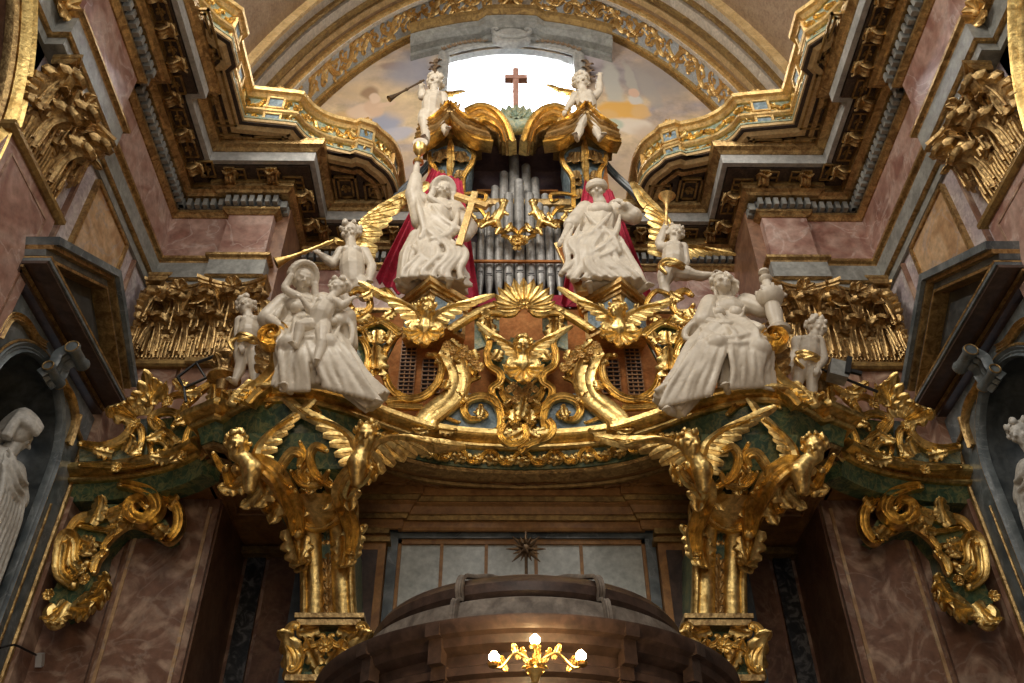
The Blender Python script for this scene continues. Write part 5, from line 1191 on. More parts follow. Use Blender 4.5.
def fan(a0,a1,b0,b1,n,sag=0,sg=1,bow=(0,-.04,0),seed=0,sw=0):
    """n fold lines from segment a0-a1 to segment b0-b1"""
    rg=random.Random(seed); out=[]
    for i in range(n):
        t=(i+.5)/n; t1=min(1,max(0,t+rg.uniform(-.3,.3)/n)); A=V(a0).lerp(V(a1),t1); B=V(b0).lerp(V(b1),t); m1=A.lerp(B,.35)+V(bow)*(.6+.6*rg.random())+V((0,0,-sag)); m1=m1+V((sw,0,0)); m2=A.lerp(B,.7)+V(bow)*(.5+.6*rg.random())+V((rg.uniform(-.04,.04)-sw*.8,0,-sag*.6)); out.append([A,m1,m2,B])
    return out
def limb(mb,pts,rs):
    for (a,b),(ra,rb) in zip(zip(pts[:-1],pts[1:]),zip(rs[:-1],rs[1:])): mb.cap(a,b,ra,rb,10)
def figure(name,base,label,cat='statue',group=None): return root(name,base,label,cat,group)
# ------------------------------------------------ putti
def putto(name,label,Y,j,s=1.0,face=(0,-1,-.25),up=Z1,m='marble',wings=None,cat='statue',sash=None,group=None,Yo={},vox=.0095,hair=True,seed=1,wfl=.75):
    """naked child figure; j maps joint -> pixel, Yo = depth offsets per joint"""
    p={k:P(v[0],v[1],Y+Yo.get(k,0)) for k,v in j.items()}
    b=p.get('base',p['pelvis']); T=figure(name,(p['pelvis'].x,p['pelvis'].y,min(q.z for q in p.values())-.05*s),label,cat,group)
    mb=MB(); S=s; hr=.125*S
    head(mb,p['head'],hr,face,up); 
    ch=p['chest'];pe=p['pelvis'];nk=p['head'].lerp(ch,.45)
    limb(mb,[p['head']-V(up)*hr*.4,nk,ch],[.06*S,.055*S,.09*S])
    bel=ch.lerp(pe,.55)+V((0,-.03*S,0)); limb(mb,[ch,bel,pe],[.115*S,.13*S,.115*S])
    mb.ell(ch+V((-.045*S,-.06*S,.02*S)),.06*S,10,7);mb.ell(ch+V((.045*S,-.06*S,.02*S)),.06*S,10,7)
    for sd in ('l','r'):
        sx=-1 if sd=='l' else 1
        sh=p.get('sh'+sd) or ch+V((sx*.12*S,0,.06*S)); el=p['el'+sd];ha=p['ha'+sd]
        limb(mb,[ch+V((sx*.06*S,0,.05*S)),sh,el],[.07*S,.062*S,.048*S]); limb(mb,[el,el.lerp(ha,.35),ha],[.048*S,.052*S,.030*S]); d=(ha-el).normalized(); hand(mb,ha,d,(0,-1,.3),.085*S,1.0,-sx)
        if 'kn'+sd in p:
            hp=pe+V((sx*.065*S,0,-.03*S)); kn=p['kn'+sd]; ft=p['ft'+sd]
            limb(mb,[hp,hp.lerp(kn,.45),kn],[.095*S,.095*S,.062*S]); limb(mb,[kn,kn.lerp(ft,.35)+V((0,.02*S,0)),ft],[.06*S,.062*S,.036*S]); foot(mb,ft,(sx*.35,-1,-.1),.13*S)
    bake(mb.build('body',m,T),vox,2)
    if hair:
        mb=MB(); curls(mb,p['head'],hr,face,up,30,seed,fr=.26); bake(mb.build('hair',m,T),.011,1)
    if wings:
        for (tip,upd,L,n_) in wings:
            mb=MB(); rt=ch+V((0,.10*S,.05*S)); tp=P(tip[0],tip[1],Y+.22); wing(mb,rt,tp-rt,upd,(0,-1,-.2),(tp-rt).length if L is None else L,n_,w=.045*S/1.0,fl=wfl); mb.build('wing','gold',T)
    if sash:
        mb=MB(); q=[pe+V((.135*S*math.cos(a),.12*S*math.sin(a),.03*S*math.sin(2*a)+.02*S)) for a in [2*PI*i/24 for i in range(25)]]
        mb.tube(q,.035*S,8); mb.tube([v+V((0,0,-.045*S)) for v in q],.03*S,8); folds(mb,[[pe+V((-.12*S,-.1*S,0)),pe+V((-.16*S,-.14*S,-.1*S)),pe+V((-.10*S,-.14*S,-.2*S))],[pe+V((.1*S,-.1*S,0)),pe+V((.02*S,-.16*S,-.06*S)),pe+V((-.08*S,-.15*S,-.08*S))]],.03*S,.02*S); mb.build('sash',sash,T)
    return T,p
# ------------------------------------------------ standing figure with the cross and the chalice (left)
def Rb(T,mb,name='robe',m='marble',vox=.017,sm=1,zc=None):
    if zc: mb.v=[(x,y,max(z,zc+.012*math.sin(x*40)) ) for x,y,z in mb.v]
    return bake(mb.build(name,m,T),vox,sm,.4)
A=lambda x,y,Y=9.12:P(x,y,Y)
T=figure('marble_statue',A(437,287),'standing veiled marble woman raising a chalice high in one arm, before the left curtain')
mb=MB(); hd=A(443,191,8.98); FD=(.35,-1,-.55)
head(mb,hd,.155,FD); limb(mb,[hd-V((0,-.02,.08)),A(441,202,9.06)],[.075,.09])
limb(mb,[A(428,206),A(413,193,9.02),A(417,166,8.98)],[.10,.085,.05]); hand(mb,A(417,165,8.98),(0,0,1),(0,-1,0),.12,1.1)
limb(mb,[A(455,209),A(469,227,8.95),A(463,238,8.85)],[.10,.08,.05]); hand(mb,A(464,238,8.85),(-.3,-.2,-.6),(0,-1,0),.12,1.3)
limb(mb,[A(441,202,9.06),A(434,240,9.15),A(420,265,9.1),A(407,283,8.97)],[.1,.12,.09,.04]);limb(mb,[A(434,240,9.15),A(446,265,9.1),A(448,285,8.97)],[.12,.09,.04]);foot(mb,A(405,284,8.95),(-.7,-1,0),.2); foot(mb,A(448,286,8.95),(.2,-1,0),.2)
bake(mb.build('body','marble',T),.013,2)
mb=MB()
loft(mb,[A(437,290,9.15),A(436,272,9.12),A(434,254,9.1),A(433,240,9.1),A(435,226,9.1),A(438,213,9.1),A(441,203,9.1)],[.44,.39,.34,.29,.23,.25,.17],[.34,.31,.28,.25,.19,.19,.13],k=7,amp=[.26,.24,.19,.14,.08,.05,.02],ph=1,tw=2.4)
mb.cap(A(428,206),A(414,195,9.02),.13,.13); mb.cap(A(414,195,9.02),A(416,178,9.0),.14,.10); mb.cap(A(414,197,9.0),A(420,222,9.0),.12,.13)
mb.cap(A(454,208),A(469,228,8.97),.14,.13); mb.cap(A(469,228,8.97),A(466,236,8.9),.13,.09)
mb.ell(A(424,256,8.90),(.13,.12,.22)); mb.ell(A(446,250,8.93),(.12,.10,.20))
mb.cap(A(436,240,8.97),A(437,284,9.0),.13,.16)
L=fan(A(416,240,8.85),A(436,240,8.8),A(404,290,8.82),A(432,292,8.8),5,seed=1,sw=.09)+fan(A(438,240,8.8),A(458,238,8.85),A(438,292,8.8),A(470,290,8.85),4,seed=2,sw=.10)
L+=fan(A(422,205,8.95),A(424,225,8.9),A(460,232,8.85),A(440,246,8.8),5,sag=.08,seed=3)
mb.cap(A(416,236,9.0),A(408,256,9.0),.10,.13); mb.cap(A(408,256,9.0),A(406,284,9.02),.13,.15)
L+=[[A(413,238,8.9),A(406,252,8.88),A(403,268,8.86),A(400,284,8.9)],[A(418,240,8.88),A(412,256,8.85),A(410,270,8.85),A(407,286,8.88)],[A(416,195,8.9),A(420,212,8.85),A(424,230,8.85),A(420,240,8.85)],[A(458,210,8.9),A(455,225,8.82),A(446,236,8.8),A(430,240,8.8)],[A(432,205,8.9),A(440,216,8.85),A(450,224,8.82),A(464,232,8.82)]]
L+=[[A(412,244,8.84),A(424,258,8.78),A(440,266,8.78),A(462,268,8.86)],[A(410,254,8.84),A(420,270,8.78),A(434,280,8.78),A(452,284,8.84)],[A(462,240,8.88),A(452,252,8.8),A(438,258,8.76),A(424,262,8.78)]]
folds(mb,L,.055,.045)
Rb(T,mb,zc=10.13)
mb=MB()   # veil
r_,f_,u_=frame(FD)
for k in range(13):
    a=PI*(k/12); o=r_*math.cos(a)*.155+u_*(math.sin(a)*.17+.03)
    mb.tube(crom([hd+o+f_*.06,hd+o*1.05-f_*.05,hd+o*.85-f_*.15,hd+o*.6-f_*.16-V((0,0,.15))],4),[.035,.05,.06,.06],7)
for sx in (-1,1): mb.tube(crom([hd+r_*sx*.15+f_*.05,hd+r_*sx*.16-V((0,0,.12)),hd+r_*sx*.17-V((0,0,.25)),A(441+sx*9,210,9.0)],5),[.045,.055,.06,.06],7)
mb.ell(hd-f_*.05+u_*.03,(.16,.15,.175)); Rb(T,mb,'veil',vox=.013)
# chalice with host glow ring, and cross
CH=root('gilded_chalice',A(418,160,8.98),'small gilded chalice held high in the raised hand of the veiled marble woman','chalice')
mb=MB(); c=A(418.5,160,8.98); mb.lathe(c,[(.001,-.06),(.085,-.06),(.08,-.03),(.025,.0),(.02,.09),(.04,.11),(.025,.13),(.07,.17),(.10,.24),(.105,.33),(.09,.33),(.001,.20)],20); mb.build('cup','gold',CH)
mb=MB(); mb.lathe(c+V((0,0,.42)),[(.001,-.015),(.12,-.015),(.125,0),(.12,.015),(.001,.015)],24,axis=(0,1,0)); mb.build('host','marble',CH)
mb=MB(); a,b=A(459,246,8.78),A(475,193,8.78); d=(b-a).normalized(); n=V((0,-1,0)); n=(n-d*n.dot(d)).normalized(); x=d.cross(n); mb.obox((a+b)/2,x,n,d,.045,.035,(b-a).length/2)
ca,cb=A(456,196,8.78),A(488,207,8.78); d2=(cb-ca).normalized(); mb.obox(ca.lerp(cb,.48),d2,n,d2.cross(n),(cb-ca).length/2,.036,.045)
tag(mb.build('gilded_cross','gold_pale',loc=a,smooth=False),'plain gilded cross leaning in the lower hand of the veiled marble woman','cross')
# ------------------------------------------------ standing figure on the right
A=lambda x,y,Y=9.12:P(x,y,Y)
T=figure('marble_statue',A(606,297),'standing capped marble woman with one elbow bent up, hand on a gilded tablet')
mb=MB(); hd=A(597,191,8.98); FD=(-.15,-1,-.5)
head(mb,hd,.155,FD); limb(mb,[hd-V((0,-.02,.08)),A(600,203,9.06)],[.075,.10]); mb.ell(A(600,211,9.0),(.2,.14,.14))
limb(mb,[A(585,209),A(571,224,8.95),A(564,237,8.88)],[.10,.075,.05]); hand(mb,A(564,237,8.88),(-.5,-.1,-1),(0,-1,.2),.12,.6,-1)
limb(mb,[A(616,208),A(634,216,9.0),A(624,205,8.85)],[.10,.08,.05]); hand(mb,A(623,204,8.85),(-.6,-.2,.5),(0,-1,0),.12,1.0)
limb(mb,[A(600,211,9.0),A(598,240,9.12),A(620,268,9.05),A(640,287,9.0)],[.1,.12,.09,.04]);limb(mb,[A(598,240,9.12),A(592,268,9.05),A(590,287,8.97)],[.12,.09,.04]);foot(mb,A(641,288,8.98),(.7,-1,-.1),.22); foot(mb,A(590,288,8.95),(-.2,-1,0),.2)
bake(mb.build('body','marble',T),.013,2)
mb=MB()
loft(mb,[A(606,300,9.15),A(603,280,9.12),A(600,262,9.08),A(598,246,9.05),A(598,232,9.08),A(600,219,9.1),A(601,208,9.1)],[.44,.38,.35,.33,.24,.25,.19],[.32,.3,.3,.28,.2,.19,.13],k=7,amp=[.26,.24,.19,.14,.08,.05,.02],ph=.4,tw=-2.4)
loft(mb,[A(608,262,9.0),A(622,278,8.98),A(637,292,8.95)],[.22,.19,.17],[.2,.18,.13],k=7,amp=.16)
mb.cap(A(585,209),A(572,225,8.97),.13,.13); mb.cap(A(616,208),A(633,216,9.0),.14,.14); mb.cap(A(632,214,8.98),A(627,207,8.9),.12,.08)
mb.ell(A(588,256,8.82),(.13,.12,.22)); mb.ell(A(610,252,8.85),(.14,.11,.2))
L=fan(A(580,232,8.85),A(612,226,8.8),A(560,270,8.85),A(585,296,8.8),5,seed=5,sw=-.09)+fan(A(590,250,8.78),A(616,244,8.82),A(590,300,8.8),A(646,296,8.85),6,seed=6,sw=-.10)
L+=[[A(574,226,8.88),A(566,245,8.85),A(568,262,8.85),A(560,276,8.88)],[A(580,224,8.85),A(574,244,8.8),A(578,262,8.8),A(572,284,8.85)],[A(612,212,8.85),A(600,226,8.8),A(588,236,8.8),A(572,240,8.85)],[A(620,214,8.88),A(616,232,8.82),A(604,246,8.78),A(586,256,8.75)],[A(584,212,8.88),A(596,224,8.84),A(612,236,8.8),A(620,254,8.82)],[A(620,236,8.85),A(628,254,8.85),A(640,274,8.85),A(648,294,8.9)]]
L+=[[A(580,240,8.86),A(592,258,8.78),A(612,268,8.76),A(636,274,8.86)],[A(574,256,8.86),A(588,272,8.78),A(606,282,8.78),A(630,286,8.86)],[A(624,240,8.86),A(612,252,8.78),A(598,258,8.76),A(584,262,8.8)]]
folds(mb,L,.055,.045); Rb(T,mb,zc=10.13)
mb=MB(); r_,f_,u_=frame(FD)
for z,rr in ((.05,.135),(.085,.135),(.12,.12)): mb.tube([hd+r_*math.cos(a)*rr+f_*(math.sin(a)*rr*1.05-.01)+u_*z for a in [2*PI*i/20 for i in range(21)]],.035,7)
mb.ell(hd+u_*.09-f_*.02,(.13,.13,.11)); curls(mb,hd-u_*.02,.14,FD,n=10,seed=4)
Rb(T,mb,'cap',vox=.012)
mb=MB(); q=[A(554,243,8.98),A(566,240,8.95),A(588,291,8.95),A(577,292,8.98)]; n=(q[1]-q[0]).cross(q[3]-q[0]).normalized(); n=n if n.y<0 else -n; mb.prism(q,-n*.10); TB=root('gilded_tablet',q[3],'narrow gilded tablet leaning beneath the hand of the right standing marble woman','tablet'); mb.build('board','gold_pale',TB,smooth=False)
mb=MB(); cc=sum(q,V())/4; mb.prism([cc+(p-cc)*.75+n*.012 for p in q],-n*.02); mb.build('inset','casewood',TB,smooth=False)
# ------------------------------------------------ seated mother (left)
A=lambda x,y,Y=8.3:P(x,y,Y)
T=figure('marble_statue',A(305,392),'seated hooded marble woman bending over a child, robe trailing on the left balcony edge')
mb=MB(); hd=A(303,279,8.08); FD=(.55,-1,-.75)
head(mb,hd,.15,FD); limb(mb,[hd-V((0,-.04,.07)),A(303,295,8.25)],[.075,.10]); mb.ell(A(303,306,8.2),(.22,.15,.16)); mb.ell(A(297,308,8.08),.085); mb.ell(A(312,309,8.08),.085)
limb(mb,[A(284,303,8.25),A(268,318,8.15),A(280,326,7.98)],[.10,.08,.05]); hand(mb,A(281,326,7.97),(1,-.1,.1),(0,-1,.2),.13,.9)
limb(mb,[A(323,302,8.25),A(345,318,8.15),A(333,322,7.95)],[.10,.08,.05]); hand(mb,A(331,320,7.94),(-.7,-.1,.6),(0,-1,0),.13,.9,-1)
limb(mb,[A(303,306,8.2),A(305,338,8.28),A(292,350,8.05),A(291,387,8.03)],[.1,.12,.09,.04]);limb(mb,[A(305,338,8.28),A(328,352,8.1),A(371,401,8.08)],[.12,.09,.04]);foot(mb,A(290,388,8.0),(-.3,-1,-.1),.2); foot(mb,A(372,402,8.05),(.7,-1,-.2),.2)
bake(mb.build('body','marble',T),.013,2)
mb=MB()
loft(mb,[A(304,300,8.28),A(304,318,8.28),A(305,336,8.25),A(306,350,8.12),A(304,370,8.12),A(302,392,8.18)],[.22,.23,.36,.36,.31,.36],[.14,.16,.28,.30,.24,.24],k=8,amp=[.03,.08,.13,.17,.22,.26],tw=1.8)
loft(mb,[A(318,340,8.15),A(337,362,8.12),A(356,382,8.1),A(378,402,8.1)],[.26,.24,.19,.17],[.22,.22,.17,.11],side=(.7,0,.7),k=9,amp=[.1,.15,.2,.22])
mb.cap(A(284,303,8.25),A(268,319,8.17),.125,.13); mb.cap(A(323,302,8.25),A(345,318,8.17),.13,.14); mb.cap(A(345,318,8.15),A(338,321,8.0),.13,.08)
mb.ell(A(290,346,7.92),(.15,.15,.14)); mb.ell(A(326,345,7.92),(.16,.15,.14))
mb.cap(A(345,320,8.2),A(350,345,8.2),.14,.10); mb.cap(A(270,318,8.25),A(274,340,8.3),.12,.10)
L=fan(A(280,342,7.9),A(306,344,7.85),A(280,392,7.95),A(310,392,7.92),8,seed=8)+fan(A(306,342,7.84),A(340,338,7.9),A(322,388,7.9),A(384,404,7.95),11,seed=9)
L+=[[A(284,304,8.1),A(276,316,8.08),A(272,328,8.15),A(276,340,8.2)],[A(288,326,7.98),A(296,336,7.9),A(312,338,7.86),A(330,330,7.9)],[A(344,312,8.05),A(352,328,8.05),A(350,345,8.05),A(338,352,8.0)],[A(340,325,8.0),A(330,345,7.9),A(318,362,7.9),A(305,372,7.92)],[A(336,330,7.98),A(345,352,7.95),A(322,372,7.9),A(318,384,7.92)],[A(284,330,8.0),A(278,350,7.95),A(284,368,7.95),A(276,388,7.98)]]
folds(mb,L,.045,.035); Rb(T,mb)
mb=MB(); r_,f_,u_=frame(FD)
for k in range(13):
    a=PI*(k/12); o=r_*math.cos(a)*.15+u_*(math.sin(a)*.17+.03)
    mb.tube(crom([hd+o+f_*.07,hd+o*1.08-f_*.04,hd+o*.9-f_*.15,hd+o*.6-f_*.2-V((0,0,.12))],4),[.03,.045,.055,.05],7)
for sx in (-1,1): mb.tube(crom([hd+r_*sx*.15+f_*.05,hd+r_*sx*.17-V((0,0,.12)),hd+r_*sx*.17-V((0,-.03,.25)),A(303+sx*14,304,8.15)],5),[.04,.05,.055,.06],7)
mb.ell(hd-f_*.06+u_*.03,(.155,.145,.17)); Rb(T,mb,'hood',vox=.013)
putto('marble_child','naked marble child clinging to the breast of the seated hooded woman',7.92,dict(head=(338,288),chest=(326,306),pelvis=(318,324),ell=(312,312),hal=(303,300),elr=(342,306),har=(350,300),knl=(300,325),ftl=(296,345),knr=(322,342),ftr=(316,362)),1.02,(-.9,-.8,-.1),Yo={'head':.02,'knl':-.14,'ftl':-.12,'knr':-.12,'ftr':-.14,'hal':-.08},seed=3)
# ------------------------------------------------ seated figure (right)
T=figure('marble_statue',A(735,392),'seated curly-haired marble woman gazing up and grasping a tall pale turret, at right')
mb=MB(); hd=A(723,284,8.15); FD=(-.55,-1,-.05)
head(mb,hd,.15,FD,up=(-.25,.3,1)); limb(mb,[hd-V((-.01,-.05,.07)),A(727,300,8.27)],[.075,.10]); mb.ell(A(728,310,8.22),(.22,.15,.16)); mb.ell(A(719,313,8.1),.085); mb.ell(A(736,313,8.1),.085)
limb(mb,[A(710,304,8.27),A(703,322,8.1),A(722,324,7.97)],[.10,.08,.05]); hand(mb,A(723,324,7.96),(1,-.1,0),(0,-1,.2),.13,.8)
limb(mb,[A(746,303,8.27),A(764,308,8.15),A(776,300,8.05)],[.10,.08,.05]); hand(mb,A(777,299,8.04),(.6,-.2,.5),(0,-1,0),.13,1.3,-1)
limb(mb,[A(728,310,8.2),A(730,340,8.28),A(745,352,8.1),A(728,387,8.02)],[.1,.12,.09,.04]);limb(mb,[A(730,340,8.28),A(708,356,8.1),A(673,409,8.08)],[.12,.09,.04]);foot(mb,A(727,388,7.98),(-.4,-1,-.1),.2); foot(mb,A(672,410,8.05),(-.7,-1,-.2),.2)
bake(mb.build('body','marble',T),.013,2)
mb=MB()
loft(mb,[A(728,303,8.3),A(727,320,8.28),A(732,338,8.25),A(742,352,8.12),A(745,370,8.12),A(745,392,8.18)],[.22,.23,.36,.34,.30,.34],[.14,.17,.28,.30,.24,.24],k=8,amp=[.03,.08,.13,.17,.22,.26],ph=2,tw=-1.8)
loft(mb,[A(722,338,8.15),A(704,358,8.12),A(688,382,8.1),A(668,408,8.1)],[.29,.27,.22,.20],[.22,.22,.17,.12],side=(.7,0,-.7),k=9,amp=[.1,.15,.2,.22])
mb.cap(A(710,304,8.27),A(703,322,8.12),.125,.13); mb.cap(A(746,303,8.27),A(763,309,8.17),.13,.12)
mb.ell(A(758,350,7.94),(.16,.15,.15)); mb.ell(A(716,346,7.92),(.16,.15,.14))
mb.cap(A(700,322,8.2),A(692,334,8.25),.10,.13); 
L=fan(A(700,338,7.88),A(728,342,7.84),A(658,408,7.95),A(712,396,7.9),11,seed=12)+fan(A(730,340,7.84),A(766,342,7.9),A(728,390,7.92),A(764,388,7.98),9,seed=13)
L+=[[A(706,330,7.95),A(722,338,7.88),A(744,336,7.86),A(764,326,7.95)],[A(700,326,8.0),A(716,342,7.88),A(740,344,7.84),A(768,338,7.95)],[A(698,320,8.1),A(688,328,8.1),A(686,338,8.1),A(700,342,8.0)],[A(745,306,8.1),A(738,322,8.05),A(728,330,8.0),A(712,332,7.98)],[A(712,306,8.1),A(724,320,8.05),A(736,328,8.0),A(750,330,8.0)],[A(750,320,8.05),A(764,330,8.0),A(770,350,8.0),A(766,372,8.0)],[A(700,345,7.9),A(690,365,7.9),A(670,382,7.95),A(655,392,8.0)]]
folds(mb,L,.045,.035); Rb(T,mb)
mb=MB(); curls(mb,hd,.155,FD,up=(-.25,.3,1),n=44,seed=8,long=.7); Rb(T,mb,'hair',vox=.012)
TW=root('marble_turret',A(779,330,8.02),'tall pale turned marble turret with knob top held by the right seated woman','turret')
c=A(779,332,8.02); top=A(779,270,8.02).z-c.z; h=top
mb=MB(); mb.lathe(c,[(.001,0),(.13,0),(.14,.04),(.10,.07),(.08,.12),(.10,.3*h),(.09,.42*h),(.12,.44*h),(.15,.50*h),(.17,.56*h),(.16,.60*h),(.10,.63*h),(.07,.66*h),(.055,.8*h),(.08,.83*h),(.08,.86*h),(.05,.88*h),(.03,.91*h),(.07,.95*h),(.06,.985*h),(.001,h)],24); mb.build('turret_body','marble',TW)
mb=MB()
for k in range(8): a=k*PI/4; mb.box((c.x+.15*math.cos(a)-.02,c.y+.15*math.sin(a)-.02,c.z+.56*h),(c.x+.15*math.cos(a)+.02,c.y+.15*math.sin(a)+.02,c.z+.63*h))
mb.build('battlements','marble',TW)
# ------------------------------------------------ putti and angels
putto('marble_putto','marble putto with gilded sash standing left of the seated hooded woman',8.5,dict(head=(246,307),chest=(250,325),pelvis=(249,344),ell=(238,334),hal=(241,345),elr=(268,326),har=(279,320),knl=(241,364),ftl=(235,381),knr=(254,366),ftr=(255,384)),1.12,(-.1,-1,-.1),sash='gold',up=(-.1,.1,1),Yo={'hal':-.12},seed=5)
putto('marble_putto','marble putto with gilded sash standing at the far right beside the turret',8.5,dict(head=(817,328),chest=(809,345),pelvis=(806,362),ell=(796,350),hal=(792,362),elr=(824,358),har=(818,368),knl=(798,381),ftl=(794,397),knr=(812,381),ftr=(813,399)),1.12,(.6,-1,-.4),sash='gold',Yo={'hal':-.1,'har':-.14},seed=6)
T,p=putto('marble_angel','marble angel child with gilded wings blowing a long horn above the seated mother',8.9,dict(head=(350,233),chest=(352,256),pelvis=(353,281),ell=(333,264),hal=(320,254),elr=(372,266),har=(369,282),knl=(345,298),ftl=(350,312),knr=(364,296),ftr=(368,285)),1.35,(-.25,-1,-.4),wings=[((411,196),(-.5,0,1),None,12),((326,232),(.3,0,1),.5,7)],wfl=.5,Yo={'hal':-.05},seed=7)
def trumpet(name,a,b,Y,label,r0=.02,r1=.10,m='gold',Yb=None,bend=0):
    a=P(*a,Y);b=P(*b,Yb or Y); q=[a.lerp(b,t)+V((0,0,-bend*math.sin(PI*t))) for t in [i/20 for i in range(21)]]
    mb=MB(); rr=lambda t:r0+(r1-r0)*max(0,(t-.55)/.45)**2.2+.012*(1 if abs(t-.12)<.03 or abs(t-.5)<.03 else 0); mb.tube(q,rr,14)
    o=mb.build(name,m,loc=a); d=(q[-1]-q[-2]).normalized(); mb=MB(); mb.lathe(q[-1]+d*.003,[(.001,0),(r1*.8,0),(r1*.82,.004)],16,axis=d); o2=mb.build('bell_mouth','gold_dull',o); tag(o,label,'trumpet')
trumpet('gilded_horn',(333,241),(276,263),8.72,'long flaring gilded horn pointing left from the angel above the seated mother',.025,.085)
T,p=putto('marble_angel','marble angel child with gilded wings lifting a trumpet above the right seated woman',8.95,dict(head=(675,234),chest=(673,251),pelvis=(672,270),ell=(659,243),hal=(665,226),elr=(686,262),har=(680,272),knl=(664,284),ftl=(668,298),knr=(694,275),ftr=(712,275)),1.25,(.35,-1,-.3),wings=[((642,203),(.6,0,1),None,11),((716,252),(-.2,0,1),None,9)],sash='gold',seed=9)
trumpet('gilded_trumpet',(666,226),(667,196),8.93,'short trumpet pointing straight up in the hand of the right winged angel child',.022,.13,'gold_pale',8.85)
T,p=putto('marble_putto','small marble putto blowing a dark trumpet on the left gable of the organ',9.55,dict(head=(435,83),chest=(433,99),pelvis=(431,114),ell=(422,97),hal=(421,86),elr=(446,104),har=(440,112),knl=(425,126),ftl=(427,140),knr=(441,122),ftr=(446,132)),1.42,(-.3,-1,-.3),wings=[((456,93),(0,0,1),None,6)],seed=11)
trumpet('dark_trumpet',(424,80),(389,99),9.4,'thin dark trumpet pointing left from the putto on the left organ gable',.018,.06,'bronze')
T,p=putto('marble_putto','small marble putto waving one raised arm on the right gable of the organ',9.55,dict(head=(581,83),chest=(585,99),pelvis=(588,114),ell=(571,102),hal=(567,108),elr=(599,92),har=(600,76),knl=(580,126),ftl=(577,138),knr=(596,126),ftr=(600,138)),1.42,(.2,-1,-.3),wings=[((556,90),(.2,0,1),None,6)],seed=12)
# ------------------------------------------------ gilded cherubs
def cherub(name,label,h,Y,r,face,wings,bust=None,leaves=1,m='gold',seed=1,wn=9,fl=.7):
    hd=P(*h,Y); T=root(name,hd-V((0,0,r*2)),label,'cherub')
    mb=MB(); head(mb,hd,r,face); 
    b=P(*bust,Y+.08) if bust else hd+V((0,.06,-r*1.9)); limb(mb,[hd-V((0,-.02,r*.6)),hd.lerp(b,.55),b],[r*.5,r*.55,r*.8]); limb(mb,[b,b+V((0,.05,-r*1.2))],[r*.8,r*.45])
    for sx in ((-1,1) if leaves else ()): limb(mb,[b,b+V((sx*r*1.1,0,r*.35)),b+V((sx*r*1.35,-.02,-r*.5))],[r*.6,r*.5,r*.4])
    bake(mb.build('bust',m,T),max(.010,r*.09),2)
    mb=MB(); curls(mb,hd,r*1.0,face,n=34,seed=seed,fr=.21); bake(mb.build('hair',m,T),.011,1)
    for tip,upd,dY in wings:
        mb=MB(); rt=b+V((0,.07,r*.5)); tp=P(tip[0],tip[1],Y+dY); wing(mb,rt,tp-rt,upd,(0,-1,-.25),(tp-rt).length,wn,w=r*.36,fl=fl); mb.build('wing',m,T)
    if leaves:
        mb=MB()
        for k in range(7):
            a=-PI/2+(k-3)*.42; leaf(mb,b+V((0,-.05,-r*.3)),V((math.cos(a),-.15,math.sin(a))),(0,-1,-.1),r*(3.0-.25*abs(k-3))*leaves,r*.55,1.1,4)
        mb.build('leaf_skirt',m,T)
    return T
cherub('gilded_cherub','gilded winged cherub head in the centre of the organ parapet beneath the shell',(523,347),8.72,.14,(0,-1,-.3),[((489,335),(0,0,1),.05),((557,335),(0,0,1),.05)],seed=2)
cherub('gilded_cherub','gilded winged cherub bust left of the parapet shell, below the veiled statue',(427,310),8.55,.145,(.45,-1,-.35),[((377,296),(.2,0,1),.05),((474,302),(-.2,0,1),.05)],(425,330),seed=3)
cherub('gilded_cherub','gilded winged cherub bust right of the parapet shell, turned away in profile',(617,311),8.55,.145,(-.85,-.8,-.1),[((574,300),(.2,0,1),.05),((664,304),(-.2,0,1),.05)],(619,331),seed=4)
cherub('bracket_cherub','gilded winged cherub with open mouth on the outer side of the left balcony bracket',(237,446),8.08,.155,(.3,-1,-.4),[((296,416),(-.4,0,1),.05)],(252,470),leaves=0,seed=5)
cherub('bracket_cherub','gilded winged cherub with bushy hair on the inner side of the left balcony bracket',(367,436),8.08,.155,(.05,-1,-.45),[((436,446),(.2,0,1),.6),((303,416),(.4,0,1),.05)],(358,464),leaves=0,seed=6)
cherub('bracket_cherub','gilded winged cherub with bushy hair on the inner side of the right balcony bracket',(689,444),8.08,.155,(.5,-1,-.35),[((622,446),(-.2,0,1),.6),((752,420),(-.4,0,1),.05)],(702,470),leaves=0,seed=7)
cherub('bracket_cherub','gilded winged cherub with open mouth on the outer side of the right balcony bracket',(815,448),8.08,.155,(-.6,-1,-.4),[((760,418),(.4,0,1),.05)],(800,472),leaves=0,seed=8)
